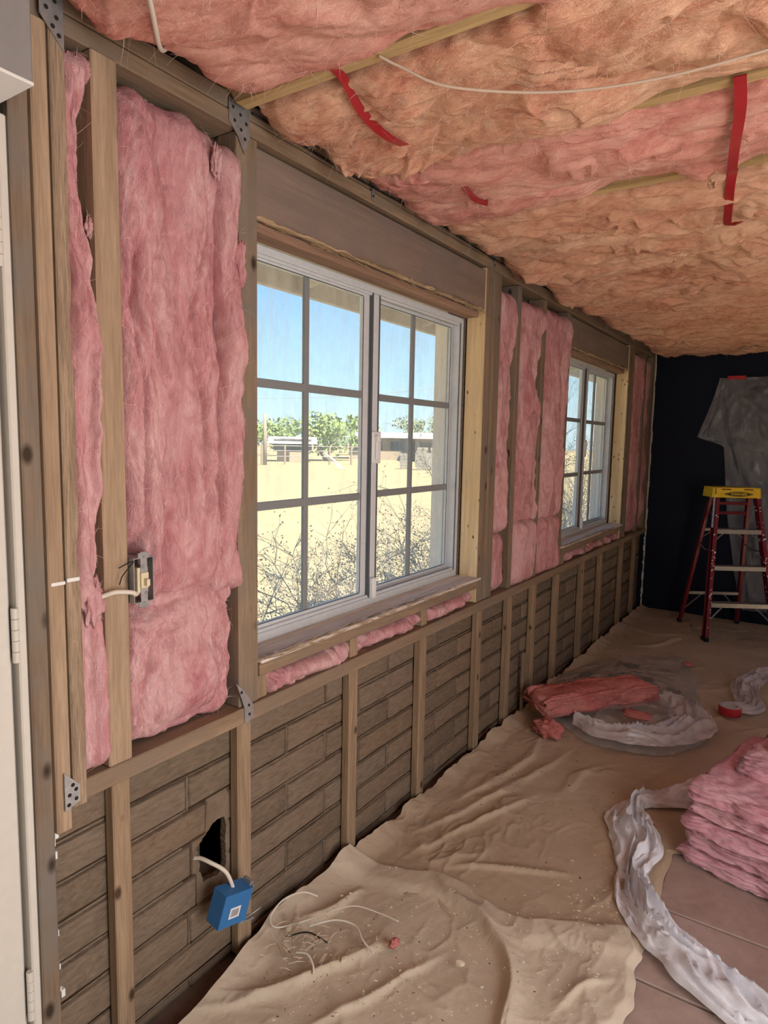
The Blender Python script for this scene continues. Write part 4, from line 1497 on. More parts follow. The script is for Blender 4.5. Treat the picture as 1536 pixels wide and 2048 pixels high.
# ------------------------------------------------------------------ milky plastic strip on the floor
def plastic_strip(label, ctr, wid, seed, mat, h=.03, n=16, name='plastic_sheet', zoff=.03):
    P_ = crom([Vector((x, y, 0)) for x, y in ctr], n)
    nW = 60
    L_ = [0.0]
    for a_, b_ in zip(P_[:-1], P_[1:]):
        L_.append(L_[-1] + (b_ - a_).length)
    G = np.zeros((len(P_), nW, 3))
    for i, p in enumerate(P_):
        d = (P_[min(i + 1, len(P_) - 1)] - P_[max(i - 1, 0)]).normalized()
        s_ = Vector((-d.y, d.x, 0))
        wv = np.interp(i / (len(P_) - 1), np.linspace(0, 1, len(wid)), wid)
        for j in range(nW):
            q = p + s_ * (j / (nW - 1) - .5) * wv
            G[i, j] = (q.x, q.y, 0)
    S, C_ = np.meshgrid(np.array(L_), np.linspace(-.5, .5, nW), indexing='ij')
    wS = S + .10 * gn(S * 4, C_ * 3, seed + 8)
    wC = C_ + .22 * gn(S * 5, C_ * 2.5, seed + 9)
    lon = (1 - np.abs(gn(wS * 1.6, wC * 4.0, seed))) ** 3
    crs = (1 - np.abs(gn(wS * 7 + wC * 4, wC * 3.5, seed + 1))) ** 6
    fin = (1 - np.abs(gn(wS * 16, wC * 9, seed + 2))) ** 5
    bow = np.clip(1 - (np.abs(C_) * 2) ** 3, 0, 1)
    Z = zoff + (h * lon + .35 * h * crs + .14 * h * fin + .5 * h * (gn(S * 5, C_ * 2, seed + 3) + .5)) * (.25 + .75 * bow)
    k = .012 * np.where(np.abs(C_) > .4, 1, .4)
    X2 = G[..., 0] + k * gn(S * 12, C_ * 4, seed + 5)
    Y2 = G[..., 1] + k * gn(S * 12, C_ * 4, seed + 6)
    o = grid(name, np.stack([X2, Y2, np.maximum(Z, zoff * .6)], -1), M[mat], None, True, False, True)
    return tag(o, label, 'plastic sheet')


plastic_strip('milky white plastic strip twisting from the batt stack across tiles towards the camera',
              [(1.02, 3.02), (.90, 2.87), (.775, 2.74), (.77, 2.63), (.835, 2.46), (.865, 2.28), (.905, 2.15), (.985, 2.04), (1.08, 1.96), (1.21, 1.885), (1.36, 1.83), (1.55, 1.77)],
              [.17, .14, .07, .18, .19, .10, .14, .155, .16, .17, .18, .2], 61, 'strip_pl', .050, 22, zoff=.012)
plastic_strip('crumpled milky plastic behind the tape roll at the right', [(.98, 4.05), (1.08, 4.15), (1.02, 4.5), (1.10, 4.85), (1.3, 5.1)], [.10, .14, .16, .16, .14], 65, 'bag_milky', .035, 18, zoff=.026)


# ------------------------------------------------------------------ insulation bag with a batt on it
bag = empty('insulation_bag', (.46, 3.9, 0))
tag(bag, 'flattened clear plastic insulation bag with dark print on the drop cloth', 'bag')
bpoly = [(.02, 3.50), (-.0, 3.80), (.02, 4.15), (.16, 4.55), (.36, 4.80), (.56, 4.90), (.70, 4.68), (.80, 4.25), (.88, 3.90), (.93, 3.62), (.88, 3.42), (.77, 3.27), (.60, 3.20), (.42, 3.21), (.30, 3.30), (.14, 3.40)]
bp = np.array([[*p] for p in [tuple(v)[:2] for v in crom([Vector((x, y, 0)) for x, y in bpoly + bpoly[:1]], 8)]])[:-1]
rr = np.linspace(0, 1, 46)
cx_, cy_ = .47, 3.88
G = np.zeros((46, len(bp), 3))
for i, r_ in enumerate(rr):
    G[i, :, 0] = cx_ + (bp[:, 0] - cx_) * r_
    G[i, :, 1] = cy_ + (bp[:, 1] - cy_) * r_


def bag_z(X, Y, r_):
    dome = .030 + .050 * (1 - r_ ** 3)
    w1 = (1 - np.abs(gn(X * 6, Y * 3.5, 81))) ** 4 * .03 + (1 - np.abs(gn(X * 15 + Y * 4, Y * 9, 82))) ** 4 * .014
    return np.clip(dome + w1 * (.4 + .6 * (1 - r_)) - .012 * r_ ** 8 + .012 * gn(X * 3, Y * 3, 83), .024, 1)


G[..., 2] = bag_z(G[..., 0], G[..., 1], rr[:, None]) * np.where(rr[:, None] > .999, .75, 1)
X_ = np.maximum(G[..., 0], .012)
G[..., 0] = X_
o = grid('clear_film', G - np.array([.46, 3.9, 0]), M['bag_clear'], bag, True, True, False)
# milky gathered mouth of the bag, towards the camera
o = plastic_strip('x', [(.34, 3.29), (.47, 3.27), (.62, 3.29), (.74, 3.37), (.82, 3.50), (.85, 3.66), (.78, 3.84), (.66, 3.90)], [.05, .16, .19, .20, .22, .24, .2, .10], 93, 'bag_milky', .045, 20, 'bag_mouth', .055)
o.parent = bag
o.matrix_parent_inverse = Matrix.Translation((.46, 3.9, 0)).inverted()
del o['category']
o['label'] = 'milky gathered mouth of the bag'


def on_bag(x, y):
    # radial parameter of a point on the bag
    ang = np.arctan2(y - cy_, x - cx_)
    ba = np.arctan2(bp[:, 1] - cy_, bp[:, 0] - cx_)
    i = int(np.argmin(np.abs(np.angle(np.exp(1j * (ba - ang))))))
    R_ = math.hypot(bp[i, 0] - cx_, bp[i, 1] - cy_)
    r_ = min(.97, math.hypot(x - cx_, y - cy_) / R_)
    return float(bag_z(np.array(x), np.array(y), np.array(r_)))


def print_patch(name, quads, mat):
    for (x, y, L, W_, a) in quads:
        mb = MB()
        nx_ = max(2, int(L / .02))
        for i in range(nx_):
            c = []
            for (s0, t0) in ((i / nx_ - .5, -.5), ((i + 1) / nx_ - .5, -.5), ((i + 1) / nx_ - .5, .5), (i / nx_ - .5, .5)):
                px = x + cos(a) * s0 * L - sin(a) * t0 * W_
                py = y + sin(a) * s0 * L + cos(a) * t0 * W_
                c.append((px - .46, py - 3.9, on_bag(px, py) + .004))
            mb.add(c, [(0, 1, 2, 3)])
        o = mb.build(name, M[mat], None)
        o.parent = bag


print_patch('printed_block', [(.36, 4.33, .14, .13, .1), (.54, 4.05, .10, .16, .5), (.20, 3.98, .10, .06, .5), (.70, 4.0, .08, .12, .3), (.30, 3.80, .13, .10, .2)], 'ink_grey')
qs = []
for i in range(4):
    qs.append((.40 + .01 * i, 4.12 - .045 * i, .20, .016, .45))
    qs.append((.56 + .01 * i, 4.36 - .05 * i, .17, .014, .45))
qs += [(.24, 4.20, .2, .008, 1.0), (.22, 4.15, .14, .006, .5), (.17, 4.30, .10, .006, 1.4)]
print_patch('printed_line', qs, 'ink_grey')
qs = []
for i in range(9):
    qs.append((.075 + .010 * (i % 3), 3.72 + .017 * i, .012, .007, .0))
    qs.append((.105, 3.72 + .017 * i, .016, .006, .0))
print_patch('printed_letter', qs, 'ink')
for k_, yy_ in enumerate((3.52, 3.575)):
    mb = MB()
    pts_ = []
    for i in range(25):
        t = 2 * pi * i / 24
        x, y = .075 + .034 * cos(t) + .006 * sin(3 * t), yy_ + .030 * sin(t)
        pts_.append((x - .46, y - 3.9, on_bag(x, y) + .006))
    mb.tube(pts_, .0055, 6)
    o = mb.build('printed_loop', M['ink'], None, True)
    o.parent = bag

RB = Matrix.Translation((.20, 3.22, .0)) @ rot('Z', radians(53))
slab('salmon pink batt lying across the clear plastic bag', .0, .74, -.02, .20, .075, .175, 71, 'ins_roll', RB, 170, 110, .018, .014, None, 260, freq=(3, 9))
fluff('frayed salmon tuft at the near end of the batt on the bag', (.245, 3.16, .055), .06, 18, 'ins_roll', 'loose tufts of insulation', (1.2, .9, .7), 26)
fluff('small salmon tuft caught in the mouth of the bag', (.62, 3.42, .13), .035, 19, 'ins_roll', 'loose tufts of insulation', (2.0, 1.2, .5), 20)

# ------------------------------------------------------------------ tape roll
tr_ = empty('tape_roll', (.99, 3.99, .032))
tag(tr_, 'roll of red tape lying on the drop cloth beside the bag', 'tape')
mb = MB()
mb.lathe([(.042, 0), (.057, 0), (.058, .002), (.058, .046), (.057, .048), (.042, .048)], 40)
o = mb.build('tape_winding', M['red_tape'], None, True)
o.parent = tr_
mb = MB()
mb.lathe([(.0385, .0), (.042, .0), (.042, .0488), (.0385, .0488), (.0385, 0)], 40)
o = mb.build('core', M['cardboard'], None, True)
o.parent = tr_
mb = MB()
mb.lathe([(.042, .0482), (.0565, .0482)], 40)
o = mb.build('tape_side', M['cardboard'], None, False)
o.parent = tr_

# ------------------------------------------------------------------ step ladder
TH = .544
lad = empty('step_ladder', (.752, 5.852, .018), TH)
tag(lad, 'red fibreglass step ladder with yellow cap by the dark wall', 'ladder')
LH = 1.15
WF, WR, DP = .528, .478, .545


def rail(name, p0, p1, wid, dep, open_dir, mat, parent):
    """C-channel rail from p0 (bottom) to p1 (top); wid along the local x, dep along y"""
    mb = MB()
    p0, p1 = Vector(p0), Vector(p1)
    t = .004

    def seg(x0, x1, y0, y1):
        V = []
        for p in (p0, p1):
            for (a, b) in ((x0, y0), (x1, y0), (x1, y1), (x0, y1)):
                V.append(p + Vector((a, b, 0)))
        mb.add(V, [(3, 2, 1, 0), (4, 5, 6, 7), (0, 1, 5, 4), (1, 2, 6, 5), (2, 3, 7, 6), (3, 0, 4, 7)])
    sx_ = open_dir
    seg(-t / 2 - sx_ * wid / 2, t / 2 - sx_ * wid / 2, -dep / 2, dep / 2)
    seg(-wid / 2, wid / 2, -dep / 2, -dep / 2 + t)
    seg(-wid / 2, wid / 2, dep / 2 - t, dep / 2)
    o = mb.build(name, mat, None)
    o.parent = parent
    return o


def at_f(s, z):      # front rail axis
    k = z / LH
    return Vector((s * (WF / 2 * (1 - k) + .150 * k), -DP / 2 * (1 - k) - .045 * k, z))


def at_r(s, z):
    k = z / LH
    return Vector((s * (WR / 2 * (1 - k) + .145 * k), DP / 2 * (1 - k) + .045 * k, z))


for s in (-1, 1):
    r_ = rail('front_rail', at_f(s, .012), at_f(s, 1.12), .026, .062, s, M['fibreglass'], lad)
    mb = MB()
    p = at_f(s, 0)
    mb.cbox(p.x - .017, p.x + .017, p.y - .036, p.y + .036, 0, .03, .003)
    o = mb.build('foot', M['black'], None)
    o.parent = r_
    # dried paint drips
    mb = MB()
    for i in range(26):
        z = random.uniform(.1, 1.1)
        p = at_f(s, z)
        w_ = random.uniform(.002, .006)
        yo = random.uniform(-.025, .025)
        mb.box(p.x - s * .0135 - .0035, p.x - s * .0135 + .0035, p.y + yo - w_, p.y + yo + w_, z, z + random.uniform(.004, .014))
        xo = random.uniform(-.011, .011)
        mb.box(p.x + xo - w_, p.x + xo + w_, p.y - .0325, p.y - .0305, z, z + random.uniform(.004, .012))
    o = mb.build('paint_drips', M['paint_spot'], None)
    o.parent = r_
    o['kind'] = 'stuff'
    r2 = rail('rear_rail', at_r(s, .012), at_r(s, 1.12), .022, .034, s, M['fibreglass'], lad)
    mb = MB()
    p = at_r(s, 0)
    mb.cbox(p.x - .014, p.x + .014, p.y - .022, p.y + .022, 0, .028, .003)
    o = mb.build('foot', M['black'], None)
    o.parent = r2
# label on the left front rail
mb = MB()
for z in np.arange(.86, 1.06, .04):
    p, q = at_f(-1, z), at_f(-1, z + .038)
    mb.add([(p.x - .016, p.y - .022, z), (p.x - .016, p.y + .012, z), (q.x - .016, q.y + .012, z + .038), (q.x - .016, q.y - .022, z + .038)], [(0, 1, 2, 3)])
o = mb.build('rail_label', M['label_w'], None)
o.parent = lad
# three steps with their braces
for i, z in enumerate((.29, .57, .85)):
    a, b = at_f(-1, z), at_f(1, z)
    mb = MB()
    mb.cbox(a.x + .012, b.x - .012, a.y - .034, a.y + .040, z - .004, z, .001)
    mb.cbox(a.x + .012, b.x - .012, a.y - .036, a.y - .033, z - .034, z, .001)
    mb.cbox(a.x + .012, b.x - .012, a.y + .037, a.y + .040, z - .026, z, .001)
    for g_ in range(6):
        mb.cbox(a.x + .014, b.x - .014, a.y - .030 + .011 * g_, a.y - .026 + .011 * g_, z, z + .0015, .0005)
    o = mb.build('step', M['alu'], None)
    o.parent = lad
    if i != 1:
        for s in (-1, 1):
            p = at_f(s, z - .14 if i == 0 else z - .09)
            mb = MB()
            q = Vector((s * (.11 if i == 0 else .09), a.y, z - .02))
            mb.tube([p + Vector((-s * .016, 0, 0)), q], .006, 6)
            o2 = mb.build('step_brace', M['alu'], None)
            o2.parent = o
# rear crossbars
for i, z in enumerate((.27, .82, .96, 1.04)):
    a, b = at_r(-1, z), at_r(1, z)
    mb = MB()
    mb.cbox(a.x, b.x, a.y - .012, a.y + .012, z - .014, z + .010, .001)
    o = mb.build('rear_bar', M['alu'] if i < 2 else M['fibreglass'], None)
    o.parent = lad
    if i < 2:
        for s in (-1, 1):
            p = at_r(s, z - .16 if i == 0 else z - .08)
            mb = MB()
            mb.tube([p, Vector((s * .09, a.y, z - .01))], .005, 6)
            o2 = mb.build('bar_brace', M['alu'], None)
            o2.parent = o
# spreaders
for s in (-1, 1):
    p, q = at_f(s, .68), at_r(s, .70)
    md = (p + q) / 2 + Vector((0, 0, -.02))
    mb = MB()
    mb.tube([p, md, q], .006, 6)
    o = mb.build('spreader', M['alu'], None)
    o.parent = lad
# cap with its badge
cap = None
mb = MB()
cw, cd = .188, .098
prof = [(-cw, -cd + .012), (-cw + .016, -cd), (cw - .016, -cd), (cw, -cd + .012), (cw, cd - .02), (cw - .02, cd), (-cw + .02, cd), (-cw, cd - .02)]
mb.prism([(x * 1.0, y * 1.0) for x, y in prof], 1.095, 1.172, lambda u_, v_, h: (u_ * (1.0 if h < 1.1 else .965), v_ * (1.0 if h < 1.1 else .965), h))
cap = mb.build('cap', M['yellow'], None)
cap.parent = lad
cap.location = (-.016, 0, 0)
# slots
for sl_ in ((-.12, -.05, 1.155, 1.163), (.05, .12, 1.155, 1.163), (-cw + .02, -cw + .026, 1.120, 1.166)):
    mb = MB()
    mb.cbox(sl_[0], sl_[1], -cd - .0005, -cd + .004, sl_[2], sl_[3], .001)
    o = mb.build('cap_slot', M['fibreglass'], None)
    o.parent = cap


def oval(cx0, cz0, rx, rz, y, th, name, mat, parent):
    mb = MB()
    pts_ = []
    for i in range(40):
        t = 2 * pi * i / 40
        # pointed oval
        pts_.append((cx0 + rx * cos(t) * (1 + .10 * abs(cos(t)) ** 6), cz0 + rz * sin(t) * (1 - .15 * abs(cos(t)) ** 2)))
    mb.prism(pts_, y, y - th, lambda u_, v_, h: (u_, h, v_))
    o = mb.build(name, M[mat], None)
    o.parent = parent
    return o


yb = -cd + .0012
oval(.01, 1.122, .098, .0195, yb, .003, 'badge', 'black', cap)
oval(.01, 1.122, .088, .0155, yb - .0025, .0015, 'badge_rim', 'yellow', cap)
oval(.01, 1.122, .084, .0130, yb - .0035, .0015, 'badge_field', 'black', cap)
fc = bpy.data.curves.new('cap_lettering', 'FONT')
fc.body = 'WERNER'
fc.size = .027
fc.extrude = .0006
fc.offset = .0006
fc.align_x = 'CENTER'
fc.align_y = 'CENTER'
fo = bpy.data.objects.new('cap_lettering_curve', fc)
COL.objects.link(fo)
bpy.context.view_layer.update()
me = bpy.data.meshes.new_from_object(fo.evaluated_get(bpy.context.evaluated_depsgraph_get()))
bpy.data.objects.remove(fo)
me.materials.clear()
me.materials.append(M['yellow'])
o = bpy.data.objects.new('cap_lettering', me)
link(o, cap)
o.matrix_local = Matrix.Translation((.01, yb - .0056, 1.122)) @ rot('X', pi / 2) @ Matrix.Diagonal((1.15, .72, 1, 1))

# ------------------------------------------------------------------ clear film on the dark wall
sh = empty('plastic_curtain', (.9, YF - .05, 0))
tag(sh, 'clear plastic sheet taped up over the dark wall behind the ladder', 'plastic sheet')
# outline: top edge at z=2.075 from x=.55 to 2.2, flap to the left
n1, n2 = 150, 170
U, V = np.meshgrid(np.linspace(0, 1, n1), np.linspace(0, 1, n2), indexing='ij')
Z = 2.085 - V * 1.95
lz = np.array([2.085, 1.95, 1.80, 1.60, 1.585, 1.52, 1.50, 1.12, .80, .42, .17, .10])
lx = np.array([.545, .515, .470, .405, .400, .590, .615, .655, .700, .770, .84, .86])
left = np.interp(-Z, -lz, lx)
X = left + (2.2 - left) * U ** 1.5
fold = .0
ang = np.arctan2(X - .55, 2.085 - Z + 1e-3)
rad = np.hypot(X - .55, 2.085 - Z)
pl = .034 * (1 - np.abs(np.sin(ang * 11 + 2.4 * gn(ang * 3, rad * 1.2, 3)))) ** 2.5 * np.clip(rad * 1.4, 0, 1) + .03 * gn(X * 5, Z * 1.6, 7) + .012 * (1 - np.abs(gn(X * 11, Z * 5, 8))) ** 4
Yc = YF - .055 - np.abs(pl) - .05 * np.clip(V, 0, 1) - .02 * (1 - np.abs(np.sin(U * 9 + V * 2))) ** 4
G = np.stack([X - .9, Yc - (YF - .05), Z], -1)
grid('film', G, M['film'], sh, True, False, True)
m = MB()
m.box(.60, .735, YF - .062, YF - .004, 2.070, 2.100)
o = m.build('tape', M['red_tape'], None)
o.parent = sh
o.matrix_parent_inverse = Matrix.Translation((.9, YF - .05, 0)).inverted()
o['label'] = 'strip of red tape'

# ------------------------------------------------------------------ outside
ZG = -.25
gx = np.concatenate([np.linspace(-160, -12, 40), np.linspace(-11, -.236, 50)])
gy = np.concatenate([np.linspace(-60, -3, 20), np.linspace(-2, 14, 60), np.linspace(15, 190, 50)])
GX, GY = np.meshgrid(gx, gy, indexing='ij')
GZ = ZG + .05 * fbm(GX * .4, GY * .4, 5, 3) * np.clip((-GX - .5) / 2, 0, 1) - .0 * GX
o = grid('ground', np.stack([GX, GY, GZ], -1), M['sand'], None, True)
tag(o, kind='structure')
for nm, x0, x1, y0, y1 in (('ground', XR + .15, 60, -60, 60),):
    m = MB()
    m.box(x0, x1, y0, y1, ZG - .1, ZG)
    tag(m.build('ground', M['patio']), kind='structure')
shell_box('light_block_wall', [(6.2, 6.4, -12, 18, ZG, 3.0)], M['patio'])  # unseen wall added to keep outside light off the left wall
# roof eave over the windows
eave = shell_box('roof_eave', [(-1.02, -.985, YN, 9.0, 2.24, 2.36)], M['rafter'])
m = MB()
m.add([(-1.0, YN, 2.33), (-1.0, 9.0, 2.33), (-.2, 9.0, 2.50), (-.2, YN, 2.50), (-1.0, YN, 2.36), (-1.0, 9.0, 2.36), (-.2, 9.0, 2.53), (-.2, YN, 2.53)],
      [(0, 1, 2, 3), (7, 6, 5, 4), (0, 4, 5, 1), (2, 6, 7, 3)])
m.build('eave_boards', M['soffit'], eave)
y = .2
while y < 9:
    m = MB()
    m.add([(-.985, y - .02, 2.255), (-.985, y + .02, 2.255), (-.985, y + .02, 2.33), (-.985, y - .02, 2.33), (-.236, y - .02, 2.42), (-.236, y + .02, 2.42), (-.236, y + .02, 2.49), (-.236, y - .02, 2.49)],
          [(0, 1, 2, 3), (7, 6, 5, 4), (0, 4, 5, 1), (1, 5, 6, 2), (2, 6, 7, 3), (3, 7, 4, 0)])
    m.build('rafter', M['rafter'], eave)
    y += .61

CX, CY = 1.30, 0.0


def out_pt(ang_deg, dist):
    a = radians(ang_deg)
    return CX - dist * sin(a), dist * cos(a)


# shrubs outside the windows
def shrub(label, base, height, spread, seed, nstem, leaves, depth=3, lean=(0, 0), twig=.006, leafsize=.016):
    rnd = random.Random(seed)
    st, lf = MB(), MB()
    tips = []

    def grow(p, d, L, r, lev):
        pts = [p.copy()]
        dd = d.copy()
        q = p.copy()
        n = 4
        for i in range(n):
            dd = (dd + Vector((rnd.gauss(0, .16), rnd.gauss(0, .16), rnd.gauss(0, .10)))).normalized()
            if q.x + dd.x * L / n > -.42:
                dd.x = -abs(dd.x)
            q = q + dd * L / n
            pts.append(q.copy())
        st.tube(pts, [r * (1 - .55 * i / n) for i in range(n + 1)], 3, False)
        for i in range(2, n + 1):
            tips.append((pts[i], dd.copy(), lev))
        if lev > 0:
            for c in range(rnd.randint(3, 5)):
                k = rnd.randint(1, n)
                nd = (dd + Vector((rnd.gauss(0, .6), rnd.gauss(0, .6), rnd.gauss(.05, .45)))).normalized()
                grow(pts[k], nd, L * rnd.uniform(.45, .75), r * .6, lev - 1)
    for s in range(nstem):
        a = rnd.uniform(0, 2 * pi)
        d = Vector((cos(a) * spread * rnd.uniform(.2, 1) + lean[0], sin(a) * spread * rnd.uniform(.2, 1) + lean[1], 1)).normalized()
        grow(Vector((base[0] + rnd.gauss(0, .08), base[1] + rnd.gauss(0, .12), ZG - .02)), d, height * rnd.uniform(.55, .95), twig * rnd.uniform(.7, 1.2), depth)
    for i in range(leaves):
        p, d, lev = rnd.choice(tips)
        if lev == depth:
            continue
        L = leafsize * rnd.uniform(.6, 1.4)
        a = Vector((rnd.gauss(0, 1), rnd.gauss(0, 1), rnd.gauss(0, 1))).normalized()
        b = a.cross(Vector((rnd.gauss(0, 1), rnd.gauss(0, 1), rnd.gauss(0, 1)))).normalized()
        q = p + Vector((rnd.gauss(0, .02), rnd.gauss(0, .02), rnd.gauss(0, .02)))
        cpt = q + a * L * .5 + a.cross(b) * L * .12
        lf.add([q, q + a * L * .5 + b * L * .3, q + a * L, q + a * L * .5 - b * L * .3, cpt], [(0, 1, 4), (1, 2, 4), (2, 3, 4), (3, 0, 4)])
    root = empty('desert_shrub', (base[0], base[1], ZG))
    tag(root, label, 'shrub', 'dry shrubs outside the windows')
    for mb_, nm, mt_ in ((st, 'branches', 'bark'), (lf, 'leaves', 'leaf')):
        o = mb_.build(nm, M[mt_], None, False)
        o.parent = root
        o.matrix_parent_inverse = Matrix.Translation((base[0], base[1], ZG)).inverted()
        o['kind'] = 'stuff'
    return root


shrub('sparse dry shrub outside the near half of the first window', (-1.35, 2.75), .75, .75, 3, 14, 3500, 3, (0, .1), .007)
shrub('twiggy dry shrub outside the middle of the first window', (-1.45, 3.75), .85, .7, 4, 18, 6000, 3, (0, .0), .007)
shrub('dense leafy dry shrub outside the far half of the first window', (-1.15, 4.65), .95, .55, 5, 24, 8000, 3, (0, -.1), .007)
shrub('dense dry shrub outside the near half of the second window', (-1.3, 6.6), 1.35, .45, 6, 20, 6000, 3, (0, 0), .007)
shrub('dense dry shrub outside the far half of the second window', (-1.1, 7.9), 1.35, .45, 8, 20, 6000, 3, (0, 0), .007)
shrub('tallest dry shrub, last one along the outside wall', (-1.0, 9.4), 1.4, .45, 9, 18, 4500, 3, (0, 0), .007)


# far trees
def tree(label, ang, dist, h, w_, seed, mat, n=1500, leaf=.20, trunk=.12):
    rnd = random.Random(seed)
    x, y = out_pt(ang, dist)
    root = empty('tree', (x, y, ZG))
    tag(root, label, 'tree', 'trees beyond the field')
    tm = MB()
    for k in range(3):
        a = rnd.uniform(0, 6.28)
        tm.tube(crom([(0, 0, 0), (cos(a) * .15 * w_, sin(a) * .15 * w_, h * .3), (cos(a) * .3 * w_, sin(a) * .3 * w_, h * .65)], 4), [trunk] * 3 + [trunk * .7] * 3 + [trunk * .4] * 3, 6)
    o = tm.build('trunk', M['pole_wood'], None)
    o.parent = root
    lm = MB()
    blobs = [(rnd.gauss(0, .30) * w_, rnd.gauss(0, .30) * w_, h * rnd.uniform(.42, .84), rnd.uniform(.16, .30) * w_) for _ in range(13)]
    for i in range(n):
        bx_, by_, bz_, br_ = rnd.choice(blobs)
        v = Vector((rnd.gauss(0, 1), rnd.gauss(0, 1), rnd.gauss(0, .8))).normalized() * br_ * rnd.uniform(.6, 1.05)
        c = Vector((bx_, by_, bz_)) + v
        a = Vector((rnd.gauss(0, 1), rnd.gauss(0, 1), rnd.gauss(0, 1))).normalized()
        b = a.orthogonal().normalized()
        L = leaf * rnd.uniform(.5, 1.3)
        lm.add([c - a * L, c + b * L * .5, c + a * L, c - b * L * .5], [(0, 1, 2, 3)])
    o = lm.build('crown', M[mat], None)
    o.parent = root
    o['kind'] = 'stuff'


tree('round green tree in the middle of the near window view', 38.6, 56, 4.0, 4.6, 21, 'leaf_g', 2200)
tree('low green tree left of the round green one, behind the fence', 42.4, 68, 3.8, 4.2, 22, 'leaf_g', 1600)
tree('low grey-green tree at the left edge of the view', 44.6, 76, 4.0, 3.8, 23, 'leaf_b', 1300)
tree('grey-green tree behind the left end of the flat house', 35.8, 80, 4.4, 4.0, 24, 'leaf_b', 1200)
tree('thin dark tree rising behind the pale roof', 31.2, 85, 6.0, 3.2, 25, 'leaf_b', 1000)
tree('grey-green tree above the right-hand house', 28.9, 96, 6.2, 4.0, 26, 'leaf_b', 1100)
tree('bushy tree at the right edge of the near window view', 26.8, 74, 4.6, 4.0, 27, 'leaf_b', 1000)


def house(label, ang, dist, wid, dep, h, seed, rz_add=0.0):
    x, y = out_pt(ang, dist)
    root = empty('house', (x, y, ZG - .1), radians(ang) + rz_add)
    tag(root, label, 'house', 'houses across the field')

    def pb(name, boxes, mat, parent=root):
        mb = MB()
        for b in boxes:
            mb.box(*b)
        o = mb.build(name, M[mat], None)
        o.parent = parent
        return o
    pb('wall', [(-wid / 2, wid / 2, -dep / 2, dep / 2, 0, h)], 'house_tan')
    mb = MB()
    ov, rh = .7, .55
    V = [(-wid / 2 - ov, -dep / 2 - ov, h), (wid / 2 + ov, -dep / 2 - ov, h), (wid / 2 + ov, dep / 2 + ov, h), (-wid / 2 - ov, dep / 2 + ov, h), (-wid / 2 - ov, 0, h + rh), (wid / 2 + ov, 0, h + rh)]
    mb.add(V, [(0, 1, 5, 4), (2, 3, 4, 5), (0, 4, 3), (1, 2, 5), (3, 2, 1, 0)])
    o = mb.build('roof', M['roof_pale'], None)
    o.parent = root
    for i in range(4):
        xx = -wid / 2 + wid * (i + .5) / 4
        wn = pb('window', [(xx - .6, xx + .6, -dep / 2 - .05, -dep / 2 + .02, .9, 1.9)], 'steel_grey')
        pb('pane', [(xx - .52, xx + .52, -dep / 2 - .07, -dep / 2 - .04, .98, 1.82)], 'dark_open', wn)
    pb('porch', [(-wid * .1, wid * .35, -dep / 2 - 2.2, -dep / 2 - 2.0, 0, .9)], 'house_tan')


house('low tan house with a pale roof in the middle of the near window view', 33.3, 66, 7.2, 5.0, 2.15, 1)
house('low tan house with a pale roof at the right of the near window view', 28.3, 60, 5.0, 5.0, 2.1, 2, .1)
house('tiny pale shed behind the fence at the left', 41.4, 53, 2.4, 2.4, 1.5, 3)

# wire fence
fe = empty('fence', (*out_pt(41, 46), ZG))
tag(fe, 'thin post and rail fence across the dry field', 'fence')
inv = Matrix.Translation((*out_pt(41, 46), ZG)).inverted()


def fpart(name, mb_, mat, root, inv_):
    o = mb_.build(name, M[mat], None)
    o.parent = root
    o.matrix_parent_inverse = inv_
    return o


fa, fb = Vector((*out_pt(46, 46), ZG)), Vector((*out_pt(34.5, 48), ZG))
for i in range(7):
    p = fa.lerp(fb, i / 6)
    mb = MB()
    mb.tube([p, p + Vector((0, 0, 1.35))], .07, 6)
    fpart('post', mb, 'pole_wood', fe, inv)
for z in (.55, .95, 1.28):
    mb = MB()
    mb.tube([fa + Vector((0, 0, z)), fb + Vector((0, 0, z))], .022, 5)
    fpart('rail', mb, 'steel_grey', fe, inv)
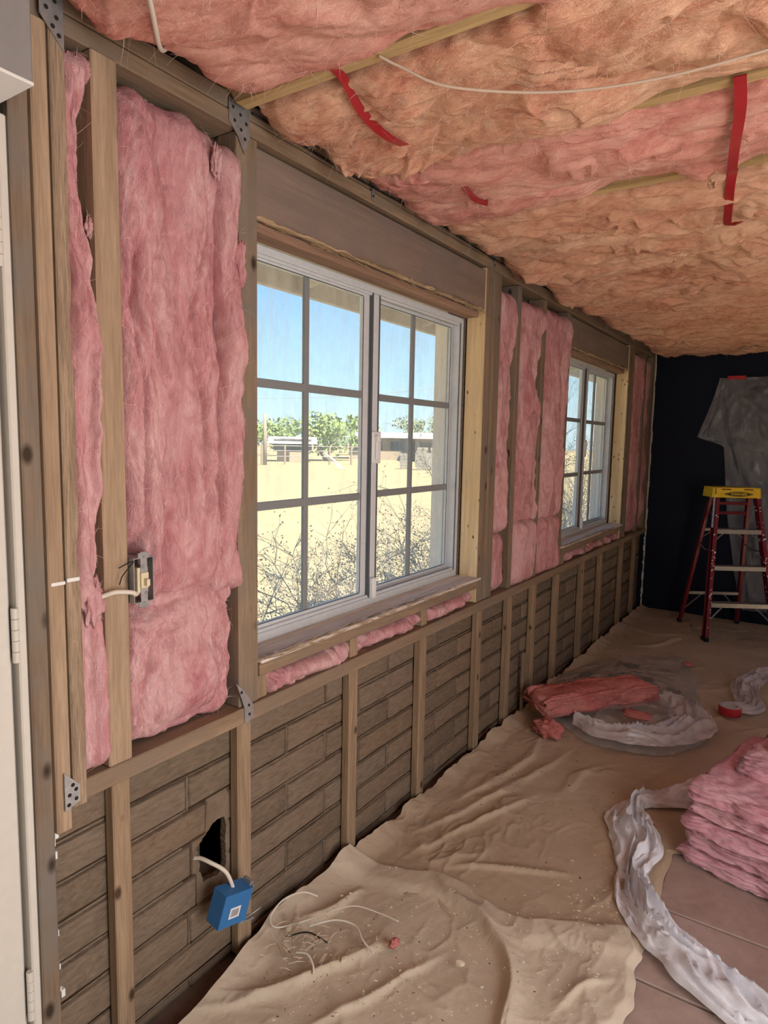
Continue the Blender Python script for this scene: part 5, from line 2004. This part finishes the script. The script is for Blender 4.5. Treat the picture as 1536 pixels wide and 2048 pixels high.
# poles
for ang, dist, h, r_, lb in ((43.75, 45, 3.4, .14, 'short stout wooden pole at the left behind the fence'), (28.25, 52, 6.4, .12, 'tall thin utility pole at the right of the near window view')):
    x, y = out_pt(ang, dist)
    mb = MB()
    mb.tube([(x, y, ZG), (x, y, ZG + h * .5), (x, y, ZG + h)], [r_, r_ * .9, r_ * .8], 8)
    po = tag(mb.build('utility_pole', M['pole_wood'], None, True), lb, 'pole')
    if h > 5:
        mb = MB()
        mb.cbox(x - .7, x + .7, y - .06, y + .06, ZG + h - .5, ZG + h - .38, .01)
        o = mb.build('crossarm', M['pole_wood'], None)
        o.parent = po
x1, y1 = out_pt(28.25, 52)
x2, y2 = out_pt(52, 70)
mb = MB()
mb.tube([(x1 + (x2 - x1) * t, y1 + (y2 - y1) * t, 5.75 - 2.6 * t * (1 - t)) for t in np.linspace(0, 1, 14)], .014, 4)
tag(mb.build('power_line', M['steel_grey']), 'power line sagging across the sky in the near window', 'cable')
# block pillars and leaning boards
for i, (ang, dist, w_, h, lb) in enumerate(((31.75, 42, .55, 1.2, 'leftmost rough block pillar in the dry field'), (30.2, 41, .7, 1.5, 'middle rough block pillar in the dry field'),
                                            (28.9, 41, .8, 1.5, 'right rough block pillar in the dry field'), (27.9, 42, .6, 1.2, 'rightmost rough block pillar in the dry field'))):
    x, y = out_pt(ang, dist)
    root = empty('block_pillar', (x, y, ZG), radians(ang))
    tag(root, lb, 'pillar', 'block pillars in the field')
    nrow = int(h / .2)
    for k in range(nrow):
        j = random.uniform(-.04, .04)
        for s in (-1, 1):
            mb = MB()
            mb.cbox(s * w_ / 4 - w_ / 4 + .01 + j, s * w_ / 4 + w_ / 4 - .01 + j, -.2, .2, k * .2, k * .2 + .185, .012)
            o = mb.build('block', M['concrete'], None)
            o.parent = root
x, y = out_pt(29.6, 43)
mb = MB()
mb.cbox(-.9, .9, -.05, .05, .1, 1.0, .01, Matrix.Translation((x, y, ZG)) @ rot('Z', radians(29.6)))
tag(mb.build('steel_gate', M['steel_grey']), 'dark sheet gate standing between the block pillars', 'gate')
for k_, (a0, a1, lb) in enumerate(((38.7, 36.9, 'upper of two pale boards leaning in the dry field'), (38.5, 37.2, 'lower of two pale boards leaning in the dry field'))):
    xa, ya = out_pt(a0, 40)
    xb_, yb_ = out_pt(a1, 39)
    mb = MB()
    mb.tube([(xa, ya, ZG + 1.0 - .25 * k_), (xb_, yb_, ZG + .04)], .05, 4)
    tag(mb.build('leaning_board', M['chip_l']), lb, 'board', 'boards in the field')
